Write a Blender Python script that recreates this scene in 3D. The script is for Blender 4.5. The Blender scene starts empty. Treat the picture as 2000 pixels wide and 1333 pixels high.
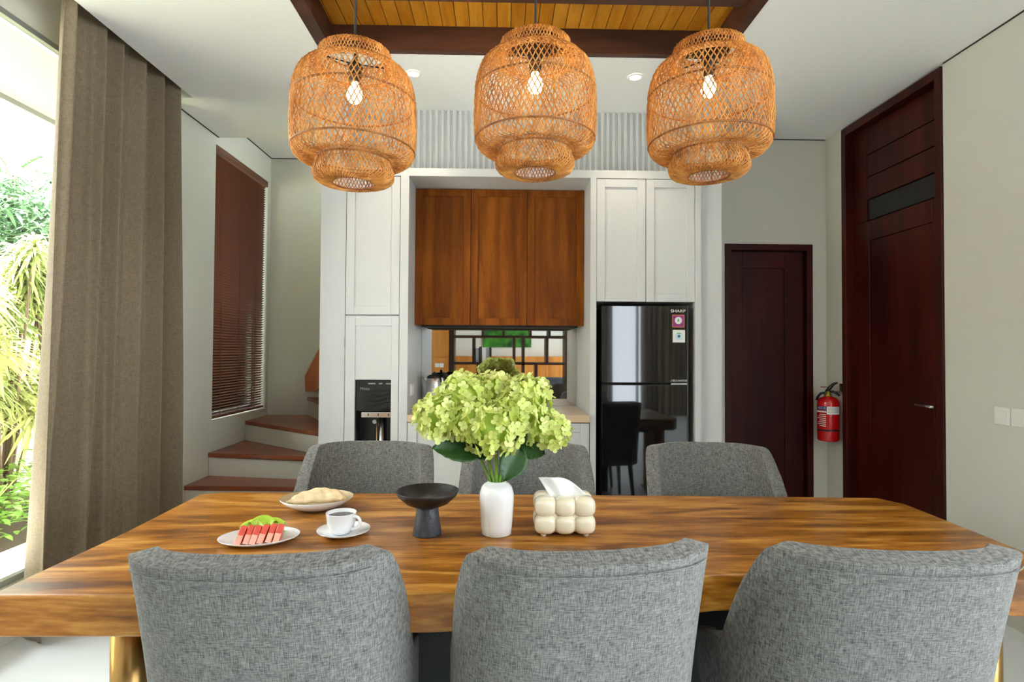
import bpy, bmesh, math, random
from mathutils import Vector, Matrix
random.seed(7)
sc = bpy.context.scene
COL = sc.collection
PI = math.pi

# ------------------------------------------------------------------ camera
F = 1100.0
HC = 1.35
yaw, pitch, roll = math.atan(22/F), math.atan(21.5/F), 0.006
fwd = Vector((math.sin(yaw)*math.cos(pitch), math.cos(yaw)*math.cos(pitch), math.sin(pitch)))
rgt = fwd.cross(Vector((0, 0, 1))).normalized()
upv = rgt.cross(fwd)
r2 = rgt*math.cos(roll) + upv*math.sin(roll)
u2 = upv*math.cos(roll) - rgt*math.sin(roll)
cd = bpy.data.cameras.new('camera')
cd.sensor_width = 36; cd.lens = 36*F/2000; cd.clip_start = 0.03; cd.clip_end = 200
cam = bpy.data.objects.new('camera', cd); COL.objects.link(cam)
m3 = Matrix((r2, u2, -fwd)).transposed()
cam.matrix_world = Matrix.Translation((0, 0, HC)) @ m3.to_4x4()
sc.camera = cam

# ------------------------------------------------------------------ world, sun, exposure
w = bpy.data.worlds.new('sky'); sc.world = w; w.use_nodes = True
bg = w.node_tree.nodes['Background']
bg.inputs[0].default_value = (0.85, 0.93, 1.0, 1)
bg.inputs[1].default_value = 2.9
sd = bpy.data.lights.new('sun', 'SUN'); sd.energy = 26.0; sd.angle = 0.01; sd.color = (1, 0.98, 0.95)
sun = bpy.data.objects.new('sun', sd); COL.objects.link(sun)
sun_dir = Vector((1.0, -0.22, -2.32)).normalized()
sun.rotation_euler = sun_dir.to_track_quat('-Z', 'Y').to_euler()
sun.location = (-6, 3, 12)
def portal(name, loc, sx, sy, direction):
    l = bpy.data.lights.new(name, 'AREA'); l.shape = 'RECTANGLE'; l.size = sx; l.size_y = sy
    l.cycles.is_portal = True
    o = bpy.data.objects.new(name, l); COL.objects.link(o); o.location = loc
    o.rotation_euler = Vector(direction).to_track_quat('-Z', 'Y').to_euler()
portal('daylight_portal_glazing', (-2.5, 2.5, 1.6), 2.6, 2.8, (1, 0, 0))
portal('daylight_portal_side', (4.45, -1.85, 1.45), 5.0, 2.8, (-1, 0, 0))
portal('daylight_portal_rear', (2.95, -4.75, 1.4), 2.2, 2.7, (0, 1, 0))
sc.view_settings.view_transform = 'Standard'
sc.view_settings.look = 'None'
sc.view_settings.gamma = 1
sc.view_settings.use_curve_mapping = False
sc.view_settings.exposure = 2.33
sc.cycles.use_denoising = True
sc.cycles.max_bounces = 8
sc.cycles.diffuse_bounces = 5
sc.cycles.transparent_max_bounces = 16
sc.cycles.sample_clamp_indirect = 12

# ------------------------------------------------------------------ materials
def lin(c):
    return tuple(((v/255)/12.92 if v/255 <= 0.04045 else ((v/255+0.055)/1.055)**2.4) for v in c) + (1,)
MATS = {}
def base_mat(name):
    m = bpy.data.materials.new(name); m.use_nodes = True
    nt = m.node_tree; b = nt.nodes['Principled BSDF']
    MATS[name] = m
    return m, nt, b
def N(nt, t, **kw):
    n = nt.nodes.new(t)
    for k, v in kw.items(): setattr(n, k, v)
    return n
def plain(name, rgb, rough=0.5, metal=0.0, coat=0.0, spec=0.5, bump=0.0, bscale=200, vary=0.04, emit=None, es=0, nscale=6):
    m, nt, b = base_mat(name); c = lin(rgb)
    tc = N(nt, 'ShaderNodeTexCoord'); no = N(nt, 'ShaderNodeTexNoise')
    no.inputs['Scale'].default_value = nscale; no.inputs['Detail'].default_value = 4
    nt.links.new(tc.outputs['Object'], no.inputs['Vector'])
    mx = N(nt, 'ShaderNodeMix', data_type='RGBA')
    mx.inputs['A'].default_value = tuple(v*(1-vary) for v in c[:3])+(1,)
    mx.inputs['B'].default_value = tuple(min(1, v*(1+vary)) for v in c[:3])+(1,)
    nt.links.new(no.outputs['Fac'], mx.inputs['Factor'])
    nt.links.new(mx.outputs['Result'], b.inputs['Base Color'])
    b.inputs['Roughness'].default_value = rough; b.inputs['Metallic'].default_value = metal
    b.inputs['Coat Weight'].default_value = coat; b.inputs['Coat Roughness'].default_value = 0.08
    b.inputs['Specular IOR Level'].default_value = spec
    if bump:
        n2 = N(nt, 'ShaderNodeTexNoise'); n2.inputs['Scale'].default_value = bscale
        nt.links.new(tc.outputs['Object'], n2.inputs['Vector'])
        bp = N(nt, 'ShaderNodeBump'); bp.inputs['Strength'].default_value = bump; bp.inputs['Distance'].default_value = 0.002
        nt.links.new(n2.outputs['Fac'], bp.inputs['Height']); nt.links.new(bp.outputs['Normal'], b.inputs['Normal'])
    if emit:
        b.inputs['Emission Color'].default_value = lin(emit); b.inputs['Emission Strength'].default_value = es
    return m
def wood(name, cols, axis=0, stretch=12, scale=3.0, rough=0.4, coat=0.0, rand=False, distort=0.6, fine=0.35, det=5, spec=0.5):
    """grain runs along axis; cols = three sRGB colours dark to light"""
    m, nt, b = base_mat(name)
    tc = N(nt, 'ShaderNodeTexCoord'); mp = N(nt, 'ShaderNodeMapping')
    s = [scale]*3; s[axis] = scale/stretch
    mp.inputs['Scale'].default_value = s
    src = tc.outputs['Object']
    if rand:
        oi = N(nt, 'ShaderNodeObjectInfo'); ad = N(nt, 'ShaderNodeVectorMath', operation='MULTIPLY_ADD')
        ad.inputs[1].default_value = (17, 13, 11)
        nt.links.new(oi.outputs['Random'], ad.inputs[0]); nt.links.new(src, ad.inputs[2]); src = ad.outputs[0]
    nt.links.new(src, mp.inputs['Vector'])
    n1 = N(nt, 'ShaderNodeTexNoise'); n1.inputs['Scale'].default_value = 2.2; n1.inputs['Detail'].default_value = det
    n1.inputs['Distortion'].default_value = distort
    n2 = N(nt, 'ShaderNodeTexNoise'); n2.inputs['Scale'].default_value = 26; n2.inputs['Detail'].default_value = 6
    nt.links.new(mp.outputs['Vector'], n1.inputs['Vector']); nt.links.new(mp.outputs['Vector'], n2.inputs['Vector'])
    ma = N(nt, 'ShaderNodeMath', operation='MULTIPLY_ADD'); ma.inputs[1].default_value = fine
    sb = N(nt, 'ShaderNodeMath', operation='SUBTRACT'); sb.inputs[1].default_value = 0.5
    nt.links.new(n2.outputs['Fac'], sb.inputs[0]); nt.links.new(sb.outputs[0], ma.inputs[0]); nt.links.new(n1.outputs['Fac'], ma.inputs[2])
    cr = N(nt, 'ShaderNodeValToRGB'); e = cr.color_ramp.elements
    e[0].position = 0.30; e[0].color = lin(cols[0]); e[1].position = 0.70; e[1].color = lin(cols[2])
    k = e.new(0.5); k.color = lin(cols[1])
    nt.links.new(ma.outputs[0], cr.inputs['Fac']); nt.links.new(cr.outputs['Color'], b.inputs['Base Color'])
    b.inputs['Roughness'].default_value = rough; b.inputs['Coat Weight'].default_value = coat
    b.inputs['Coat Roughness'].default_value = 0.12
    b.inputs['Specular IOR Level'].default_value = spec
    bp = N(nt, 'ShaderNodeBump'); bp.inputs['Strength'].default_value = 0.12; bp.inputs['Distance'].default_value = 0.001
    nt.links.new(n2.outputs['Fac'], bp.inputs['Height']); nt.links.new(bp.outputs['Normal'], b.inputs['Normal'])
    return m
def fabric(name, dark, light, fine=480, rough=0.95, soft=False):
    m, nt, b = base_mat(name)
    tc = N(nt, 'ShaderNodeTexCoord')
    def thr(sx, sy, sz, det=2):
        mp = N(nt, 'ShaderNodeMapping'); mp.inputs['Scale'].default_value = (sx, sy, sz)
        n = N(nt, 'ShaderNodeTexNoise'); n.inputs['Scale'].default_value = 1; n.inputs['Detail'].default_value = det
        nt.links.new(tc.outputs['Object'], mp.inputs['Vector']); nt.links.new(mp.outputs['Vector'], n.inputs['Vector'])
        return n.outputs['Fac']
    a = thr(fine, 60, fine*0.09); c = thr(fine*0.10, fine*0.10, fine); d = thr(30, 30, 30, 3)
    m1 = N(nt, 'ShaderNodeMath', operation='ADD'); nt.links.new(a, m1.inputs[0]); nt.links.new(c, m1.inputs[1])
    m2 = N(nt, 'ShaderNodeMath', operation='MULTIPLY_ADD'); m2.inputs[1].default_value = 0.14
    nt.links.new(d, m2.inputs[0]); nt.links.new(m1.outputs[0], m2.inputs[2])
    mr = N(nt, 'ShaderNodeMapRange'); mr.inputs['From Min'].default_value = 0.80 if not soft else 0.7
    mr.inputs['From Max'].default_value = 1.34 if not soft else 1.55
    nt.links.new(m2.outputs[0], mr.inputs['Value'])
    mx = N(nt, 'ShaderNodeMix', data_type='RGBA'); mx.inputs['A'].default_value = lin(dark); mx.inputs['B'].default_value = lin(light)
    nt.links.new(mr.outputs[0], mx.inputs['Factor']); nt.links.new(mx.outputs['Result'], b.inputs['Base Color'])
    b.inputs['Roughness'].default_value = rough; b.inputs['Specular IOR Level'].default_value = 0.15
    b.inputs['Sheen Weight'].default_value = 0.15
    bp = N(nt, 'ShaderNodeBump'); bp.inputs['Strength'].default_value = 0.35; bp.inputs['Distance'].default_value = 0.001
    nt.links.new(m1.outputs[0], bp.inputs['Height']); nt.links.new(bp.outputs['Normal'], b.inputs['Normal'])
    return m
def glass(name, tint=(1, 1, 1)):
    m = bpy.data.materials.new(name); m.use_nodes = True; nt = m.node_tree; nt.nodes.clear(); MATS[name] = m
    out = N(nt, 'ShaderNodeOutputMaterial'); tr = N(nt, 'ShaderNodeBsdfTransparent'); gl = N(nt, 'ShaderNodeBsdfGlossy')
    tr.inputs[0].default_value = tint+(1,); gl.inputs['Roughness'].default_value = 0.01
    fr = N(nt, 'ShaderNodeFresnel'); fr.inputs['IOR'].default_value = 1.2
    mx = N(nt, 'ShaderNodeMixShader'); nt.links.new(fr.outputs[0], mx.inputs[0])
    nt.links.new(tr.outputs[0], mx.inputs[1]); nt.links.new(gl.outputs[0], mx.inputs[2]); nt.links.new(mx.outputs[0], out.inputs[0])
    return m
def leaf(name, c0, c1, trans=0.35, rough=0.45, nsc=30):
    m, nt, b = base_mat(name)
    tc = N(nt, 'ShaderNodeTexCoord'); no = N(nt, 'ShaderNodeTexNoise'); no.inputs['Scale'].default_value = nsc
    nt.links.new(tc.outputs['Object'], no.inputs['Vector'])
    oi = N(nt, 'ShaderNodeObjectInfo'); ad = N(nt, 'ShaderNodeMath', operation='MULTIPLY_ADD'); ad.inputs[1].default_value = 0.5
    nt.links.new(oi.outputs['Random'], ad.inputs[0]); nt.links.new(no.outputs['Fac'], ad.inputs[2])
    mr = N(nt, 'ShaderNodeMapRange'); mr.inputs['From Min'].default_value = 0.4; mr.inputs['From Max'].default_value = 1.1
    nt.links.new(ad.outputs[0], mr.inputs['Value'])
    mx = N(nt, 'ShaderNodeMix', data_type='RGBA'); mx.inputs['A'].default_value = lin(c0); mx.inputs['B'].default_value = lin(c1)
    nt.links.new(mr.outputs[0], mx.inputs['Factor']); nt.links.new(mx.outputs['Result'], b.inputs['Base Color'])
    b.inputs['Roughness'].default_value = rough
    tl = N(nt, 'ShaderNodeBsdfTranslucent'); nt.links.new(mx.outputs['Result'], tl.inputs['Color'])
    ms = N(nt, 'ShaderNodeMixShader'); ms.inputs[0].default_value = trans
    nt.links.new(b.outputs[0], ms.inputs[1]); nt.links.new(tl.outputs[0], ms.inputs[2])
    nt.links.new(ms.outputs[0], nt.nodes['Material Output'].inputs[0])
    return m
def glow(name, rgb, s):
    return plain(name, rgb, 0.4, emit=rgb, es=s)

plain('wall_paint', (210, 208, 196), 0.8, bump=0.05, bscale=300, vary=0.01)
plain('ceiling_paint', (248, 249, 246), 0.85, vary=0.01)
plain('cabinet_white', (196, 198, 196), 0.45, vary=0.015)
plain('floor_stone', (222, 226, 226), 0.35, vary=0.05)
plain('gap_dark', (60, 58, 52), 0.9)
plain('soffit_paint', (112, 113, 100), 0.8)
plain('frame_metal', (150, 152, 150), 0.4, 0.3)
plain('black_metal', (22, 22, 23), 0.45, 0.2)
plain('black_wood', (26, 22, 20), 0.5)
plain('brass', (190, 150, 92), 0.28, 1.0)
plain('steel', (205, 205, 205), 0.22, 1.0)
plain('chrome', (225, 225, 225), 0.12, 1.0)
plain('gloss_black', (14, 14, 15), 0.03, coat=0.25, spec=0.5)
plain('fridge_side', (40, 41, 40), 0.4)
plain('black_plastic', (18, 18, 20), 0.35)
plain('cavity_black', (8, 8, 9), 0.8)
plain('counter_stone', (205, 180, 150), 0.25, vary=0.10)
plain('porcelain', (238, 239, 240), 0.12, coat=0.6)
plain('cream_ceramic', (236, 226, 200), 0.16, coat=0.7)
plain('vase_ceramic', (240, 240, 238), 0.10, coat=0.8)
plain('beige_plate', (206, 186, 150), 0.25, coat=0.4)
plain('bowl_black', (30, 27, 25), 0.38)
plain('stone_black', (58, 60, 66), 0.5, bump=0.9, bscale=90, vary=0.95, nscale=70)
plain('coffee', (48, 24, 14), 0.08)
plain('red_paint', (190, 14, 16), 0.22, coat=0.6)
plain('label_white', (225, 224, 218), 0.5)
plain('label_blue', (36, 44, 120), 0.5)
plain('label_grey', (120, 120, 120), 0.5)
plain('sticker_purple', (136, 38, 116), 0.5)
plain('sticker_orange', (226, 120, 66), 0.5)
plain('sticker_green', (70, 150, 70), 0.5)
plain('sticker_teal', (30, 100, 130), 0.5)
plain('sticker_pale', (190, 215, 228), 0.5)
plain('brass_valve', (190, 165, 70), 0.3, 0.8)
plain('tissue', (250, 250, 250), 0.9)
plain('melon_red', (228, 84, 66), 0.25, vary=0.35, nscale=50)
plain('melon_rind', (238, 176, 152), 0.4)
plain('melon_green', (170, 205, 60), 0.3, vary=0.2)
plain('bread', (232, 208, 164), 0.8, nscale=40, vary=0.25, bump=0.6, bscale=120)
plain('switch_plastic', (232, 231, 224), 0.4)
plain('garden_wall_paint', (226, 220, 190), 0.9, vary=0.05)
plain('terrace_stone', (240, 242, 240), 0.8)
plain('soil', (70, 56, 40), 1.0)
plain('bark', (96, 78, 58), 0.9)
plain('cord_black', (16, 15, 14), 0.6)
plain('sofa_grey', (70, 74, 82), 0.9)
plain('book_black', (24, 24, 26), 0.6); plain('book_grey', (150, 150, 150), 0.6); plain('book_white', (215, 215, 212), 0.6)
leaf('painting_green', (10, 60, 14), (90, 190, 50), 0.0, nsc=5)
plain('mirror', (206, 206, 204), 0.015, 1.0, vary=0.0)
wood('table_wood', [(98, 54, 8), (158, 98, 22), (204, 148, 66)], 0, 6.5, 3.0, 0.36, 0.2, distort=2.2, fine=0.45, det=9, spec=0.4)
wood('teak_cabinet', [(92, 44, 4), (116, 60, 8), (138, 78, 14)], 2, 12, 6.0, 0.5, 0.0, rand=True, distort=0.3, spec=0.15)
wood('door_wood', [(38, 4, 1), (56, 10, 3), (72, 18, 6)], 2, 12, 3.0, 0.42, 0.0, spec=0.25)
wood('beam_wood', [(52, 26, 14), (76, 40, 22), (92, 52, 30)], 0, 10, 3.0, 0.5)
wood('plank_wood', [(170, 106, 18), (190, 126, 30), (206, 144, 46)], 1, 9, 5.0, 0.5, rand=True, spec=0.2)
wood('tread_wood', [(110, 52, 28), (140, 72, 40), (160, 88, 52)], 0, 9, 3.0, 0.35, 0.2)
wood('rail_wood', [(150, 72, 30), (176, 92, 44), (196, 110, 60)], 2, 9, 3.0, 0.35, 0.2)
wood('slat_wood', [(86, 46, 28), (112, 64, 40), (130, 80, 52)], 1, 12, 6.0, 0.45)
wood('oak_panel', [(176, 106, 36), (198, 128, 52), (214, 146, 70)], 2, 9, 3.0, 0.4)
wood('dark_shelf', [(28, 14, 8), (44, 24, 14), (58, 34, 20)], 2, 9, 3.0, 0.4)
wood('rattan_dark', [(110, 62, 20), (136, 82, 30), (156, 100, 44)], 2, 3, 12, 0.5)
wood('rattan', [(152, 92, 32), (190, 126, 52), (214, 156, 82)], 2, 3, 12, 0.5, rand=True)
fabric('chair_fabric', (66, 66, 63), (134, 133, 128), fine=640)
fabric('curtain_fabric', (110, 97, 78), (148, 133, 110), fine=420, soft=True)
glass('clear_glass')
leaf('petal', (204, 218, 104), (236, 240, 166), 0.35)
leaf('hydrangea_core', (150, 176, 60), (176, 198, 84), 0.1)
leaf('stem_green', (96, 140, 40), (130, 170, 60), 0.0)
leaf('dark_leaf', (30, 62, 24), (52, 92, 38), 0.15)
leaf('variegated_leaf', (110, 130, 66), (190, 192, 118), 0.3)
leaf('palm_leaf', (70, 110, 60), (120, 160, 90), 0.35)
leaf('tree_leaf', (50, 82, 56), (92, 124, 86), 0.3)
leaf('bush_leaf', (84, 128, 46), (158, 190, 84), 0.4)
glow('bulb_glow', (255, 214, 150), 14)
glow('downlight_glow', (255, 236, 205), 9)

# ------------------------------------------------------------------ mesh builder
def smooth_path(p, it=2):
    p = [Vector(q) for q in p]
    for _ in range(it):
        q = [p[0]]
        for a, b in zip(p, p[1:]): q += [a.lerp(b, 0.25), a.lerp(b, 0.75)]
        p = q+[p[-1]]
    return p
class MB:
    def __init__(s): s.v = []; s.f = []
    def add(s, vs, fs):
        o = len(s.v); s.v += [tuple(p) for p in vs]; s.f += [tuple(i+o for i in f) for f in fs]; return s
    def box(s, x0, x1, y0, y1, z0, z1):
        v = [(x0,y0,z0),(x1,y0,z0),(x1,y1,z0),(x0,y1,z0),(x0,y0,z1),(x1,y0,z1),(x1,y1,z1),(x0,y1,z1)]
        return s.add(v, [(0,3,2,1),(4,5,6,7),(0,1,5,4),(1,2,6,5),(2,3,7,6),(3,0,4,7)])
    def prism(s, poly, z0, z1):
        n = len(poly)
        a = sum(poly[i][0]*poly[(i+1)%n][1]-poly[(i+1)%n][0]*poly[i][1] for i in range(n))
        if a < 0: poly = poly[::-1]
        v = [(x, y, z0) for x, y in poly]+[(x, y, z1) for x, y in poly]
        return s.add(v, [tuple(range(n))[::-1], tuple(range(n, 2*n))]+[(i,(i+1)%n,n+(i+1)%n,n+i) for i in range(n)])
    def lathe(s, prof, n=32, c=(0,0,0), sx=1, sy=1, cap0=False, cap1=False):
        v = []; f = []
        for r, z in prof:
            for k in range(n):
                a = 2*PI*k/n; v.append((c[0]+r*sx*math.cos(a), c[1]+r*sy*math.sin(a), c[2]+z))
        for i in range(len(prof)-1):
            for k in range(n):
                f.append((i*n+k, i*n+(k+1)%n, (i+1)*n+(k+1)%n, (i+1)*n+k))
        if cap0: f.append(tuple(range(n))[::-1])
        if cap1: f.append(tuple((len(prof)-1)*n+k for k in range(n)))
        return s.add(v, f)
    def tube(s, path, r, n=8, caps=True, closed=False):
        P = [Vector(p) for p in path]; m = len(P); v = []; f = []
        rr = r if isinstance(r, (list, tuple)) else [r]*m
        prev = None
        for i in range(m):
            if closed: t = P[(i+1)%m]-P[i-1]
            else: t = P[min(i+1, m-1)]-P[max(i-1, 0)]
            t.normalize()
            if prev is None:
                a = Vector((0,0,1)) if abs(t.z) < 0.9 else Vector((1,0,0)); prev = t.cross(a).normalized()
            nrm = (prev - t*prev.dot(t)).normalized(); prev = nrm; b = t.cross(nrm)
            for k in range(n):
                a = 2*PI*k/n; v.append(P[i]+(nrm*math.cos(a)+b*math.sin(a))*rr[i])
        for i in range(m if closed else m-1):
            j = (i+1) % m
            for k in range(n): f.append((i*n+k, i*n+(k+1)%n, j*n+(k+1)%n, j*n+k))
        if caps and not closed: f.append(tuple(range(n))[::-1]); f.append(tuple((m-1)*n+k for k in range(n)))
        return s.add(v, f)
    def cyl(s, p0, p1, r0, r1=None, n=20): return s.tube([p0, p1], [r0, r0 if r1 is None else r1], n)
    def grid(s, fn, nu, nv, closeu=False):
        v = [fn(i/(nu if closeu else nu-1), j/(nv-1)) for j in range(nv) for i in range(nu)]
        f = []
        for j in range(nv-1):
            for i in range(nu if closeu else nu-1):
                k = (i+1) % nu; f.append((j*nu+i, j*nu+k, (j+1)*nu+k, (j+1)*nu+i))
        return s.add(v, f)
    def ball(s, c, rx, ry=None, rz=None, n=16, m=10):
        ry = ry or rx; rz = rz or rx
        pr = [(math.sin(PI*i/m), -math.cos(PI*i/m)) for i in range(m+1)]
        o = len(s.v); s.lathe([(max(a, 1e-4), b) for a, b in pr], n)
        for i in range(o, len(s.v)):
            x, y, z = s.v[i]; s.v[i] = (c[0]+x*rx, c[1]+y*ry, c[2]+z*rz)
        return s
    def cubish(s, c, rx, ry, rz, p=0.72, n=24, m=14):
        pw = lambda t: math.copysign(abs(t)**p, t) if abs(t) > 1e-6 else 0.0
        v = []; f = []
        for i in range(m+1):
            b = -PI/2+PI*i/m
            for k in range(n):
                a = 2*PI*k/n; v.append((c[0]+rx*pw(math.cos(b))*pw(math.cos(a)), c[1]+ry*pw(math.cos(b))*pw(math.sin(a)), c[2]+rz*pw(math.sin(b))))
        for i in range(m):
            for k in range(n): f.append((i*n+k, i*n+(k+1)%n, (i+1)*n+(k+1)%n, (i+1)*n+k))
        return s.add(v, f)
    def xform(s, M):
        s.v = [tuple(M @ Vector(p)) for p in s.v]; return s
    def mesh(s, name, mat, smooth=False):
        me = bpy.data.meshes.new(name); me.from_pydata(s.v, [], s.f); me.materials.append(MATS[mat])
        if smooth: me.shade_smooth()
        me.update(); return me
    def build(s, name, mat, parent=None, smooth=False, bevel=0, seg=2, local=False):
        return obj(name, s.mesh(name, mat, smooth), parent, bevel, seg, local)
def wpos(o):
    return (wpos(o.parent) if o.parent else Matrix()) @ o.matrix_parent_inverse @ Matrix.LocRotScale(o.location, o.rotation_euler, o.scale)
def obj(name, me, parent=None, bevel=0, seg=2, local=False):
    o = bpy.data.objects.new(name, me); COL.objects.link(o)
    if parent:
        o.parent = parent
        if not local: o.matrix_parent_inverse = wpos(parent).inverted()
    if bevel:
        b = o.modifiers.new('bevel', 'BEVEL'); b.width = bevel; b.segments = seg; b.limit_method = 'ANGLE'; b.angle_limit = 0.7
        o.data.shade_smooth()
        b.harden_normals = True
    return o
def tag(o, label, cat, group=None, kind=None):
    o['label'] = label; o['category'] = cat
    if group: o['group'] = group
    if kind: o['kind'] = kind
    return o
def thing(name, label, cat, loc=(0,0,0), rz=0, group=None):
    o = bpy.data.objects.new(name, None); COL.objects.link(o); o.empty_display_size = 0.1
    o.location = loc; o.rotation_euler = (0, 0, rz)
    return tag(o, label, cat, group)
def struct(name, mb, mat, label, cat, parent=None, bevel=0):
    o = mb.build(name, mat, parent, bevel=bevel)
    o['kind'] = 'structure'; o['label'] = label; o['category'] = cat
    return o
def sthing(name, label, cat, loc):
    o = thing(name, label, cat, loc); o['kind'] = 'structure'; return o
def copy_tree(o, parent=None):
    c = o.copy(); COL.objects.link(c); c.parent = parent
    for ch in list(o.children): copy_tree(ch, c)
    return c
def text_mesh(name, body, size, mat, M, parent, extrude=0.0005, align='CENTER', sx=1.0):
    cu = bpy.data.curves.new(name, 'FONT'); cu.body = body; cu.size = size; cu.align_x = align; cu.align_y = 'CENTER'; cu.extrude = extrude
    t = bpy.data.objects.new(name, cu); COL.objects.link(t)
    dg = bpy.context.evaluated_depsgraph_get()
    me = bpy.data.meshes.new_from_object(t.evaluated_get(dg)); me.transform(M @ Matrix.Diagonal((sx, 1, 1, 1)))
    me.materials.clear(); me.materials.append(MATS[mat])
    bpy.data.objects.remove(t); bpy.data.curves.remove(cu)
    return obj(name, me, parent)
FACE_CAM = Matrix.Rotation(PI/2, 4, 'X')     # lettering in XZ plane read from -Y

# ------------------------------------------------------------------ room shell
CZ = 3.03; XL = -2.235; XR = 2.54; YB = 4.34; YK = 3.70; YR = -4.6; YS = 5.47
struct('floor', MB().box(-2.45, 4.4, YR-0.1, 5.6, -0.12, 0), 'floor_stone', 'pale stone floor under the dining table', 'floor')
# ceiling with the timber recess cut out and the curtain slot left open
RX0, RX1, RY0, RY1 = -1.02, 1.262, 0.55, 3.16
c = MB()
SLOT = -2.06
c.box(SLOT, RX0, YR, 3.76, CZ, CZ+0.06); c.box(XL, RX0, 3.76, 4.46, CZ, CZ+0.06)
c.box(RX0, RX1, RY1, 4.46, CZ, CZ+0.06); c.box(RX0, RX1, YR, RY0, CZ, CZ+0.06)
c.box(RX1, XR, YR, 4.46, CZ, CZ+0.06); c.box(XR, 4.4, YR, 0.8, CZ, CZ+0.06)
c.box(XL, -1.0, 4.46, YS+0.1, 3.215, 3.275); c.box(XL, -1.0, 4.44, 4.46, CZ+0.06, 3.275)
c.box(SLOT, SLOT+0.015, YR, 3.76, CZ+0.06, 3.26); c.box(-2.47, SLOT+0.015, YR, 3.9, 3.26, 3.28); c.box(XL, SLOT, 3.745, 3.76, CZ+0.06, 3.26)
struct('ceiling', c, 'ceiling_paint', 'flat white ceiling around the timber lined recess', 'ceiling')
struct('roof', MB().box(-2.5, 4.4, YR-0.15, 5.62, 3.3, 3.42), 'ceiling_paint', 'unseen roof slab added above the ceilings to stop daylight leaking in', 'roof')  # added slab, out of view; blocks sky leaking past the ceilings
# timber recess
rec = sthing('ceiling_recess', 'timber lined ceiling recess with dark beams above the pendants', 'ceiling', (0.12, 1.85, CZ))
b = MB()
bm_mat = 'beam_wood'
b.box(RX0, RX0+0.07, RY0, RY1, CZ-0.002, 3.17).build('beam', bm_mat, rec, bevel=0.003)
MB().box(RX1-0.05, RX1, RY0, RY1, CZ-0.002, 3.17).build('beam', bm_mat, rec, bevel=0.003)
MB().box(RX0+0.07, RX1-0.05, RY1-0.04, RY1, CZ-0.002, 3.17).build('beam', bm_mat, rec, bevel=0.003)
MB().box(RX0+0.07, RX1-0.05, RY0, RY0+0.05, CZ-0.002, 3.17).build('beam', bm_mat, rec, bevel=0.003)
for yy in (2.66, 1.83, 1.0):
    MB().box(RX0+0.07, RX1-0.05, yy, yy+0.09, 3.075, 3.17).build('beam', bm_mat, rec, bevel=0.003)
MB().box(RX0, RX1, RY0, RY1, 3.192, 3.21).build('backing', 'gap_dark', rec)
npl = 30; pw = (RX1-RX0)/npl
pm = MB().box(-pw/2+0.002, pw/2-0.002, RY0, RY1, 3.171, 3.19).mesh('plank', 'plank_wood')
for i in range(npl):
    o = obj('plank', pm, rec, bevel=0); o.location.x = RX0+pw*(i+0.5)
# walls
wl = MB()
WY0, WY1, WZ0, WZ1 = 4.42, 5.41, 0.80, 2.965
wl.box(XL-0.2, XL, 3.80, WY0, 0, 3.3); wl.box(XL-0.2, XL, WY1, 5.6, 0, 3.3)
wl.box(XL-0.2, XL, WY0, WY1, 0, WZ0); wl.box(XL-0.2, XL, WY0, WY1, WZ1, 3.3)
wl.box(-2.5, -2.40, YR, 3.80, 2.985, 3.3)
wl.box(-2.5, -2.25, 1.2, 3.80, 0, 0.20); wl.box(-2.5, -2.25, YR, 1.2, 0, 2.985)  # solid stretch beside the camera is added, unseen, to narrow the incoming daylight
struct('wall_left', wl, 'wall_paint', 'white left wall with the garden glazing and blind window', 'wall')
struct('wall_back', MB().box(1.475, 1.74, YB, YB+0.15, 0, CZ).box(1.74, 2.43, YB, YB+0.15, 2.205, CZ).box(2.43, XR+0.15, YB, YB+0.15, 0, CZ).box(1.475, XR+0.15, YB+0.15, YB+0.2, 0, 3.3), 'wall_paint',  # rearmost box is added backing that blocks sky behind the lower door
       'off-white back wall above the lower dark door', 'wall')
struct('wall_stairwell', MB().box(XL-0.2, -0.9, YS, YS+0.15, 0, 3.3), 'wall_paint', 'white wall behind the winder stairs', 'wall')
struct('wall_right', MB().box(XR, XR+0.15, 0.8, 3.17, 0, CZ).box(XR, XR+0.15, 4.125, YB, 0, CZ).box(XR+0.15, XR+0.2, 0.95, YB+0.3, 0, 3.3), 'wall_paint',  # outermost box is unseen backing, added against light leaking round the tall door
       'plain grey-white right wall with the light switches', 'wall')
struct('wall_side', MB().box(XR+0.15, 4.4, 0.8, 0.95, 0, CZ).box(4.3, 4.4, YR, -4.35, 0, 3.3).box(4.3, 4.4, 0.65, 0.8, 0, 3.3).box(4.3, 4.4, -4.35, 0.65, 2.85, 3.3).box(4.3, 4.4, -4.35, 0.65, 0, 0.06), 'wall_paint', 'white return wall of the living area', 'wall')
struct('wall_rear', MB().box(-2.5, 1.85, YR-0.15, YR, 0, 3.3).box(1.85, 4.05, YR-0.15, YR, 2.75, 3.3).box(1.85, 4.05, YR-0.15, YR, 0, 0.08).box(4.05, 4.4, YR-0.15, YR, 0, 3.3), 'wall_paint',
       'white rear wall of the living area seen in the mirror', 'wall')
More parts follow.
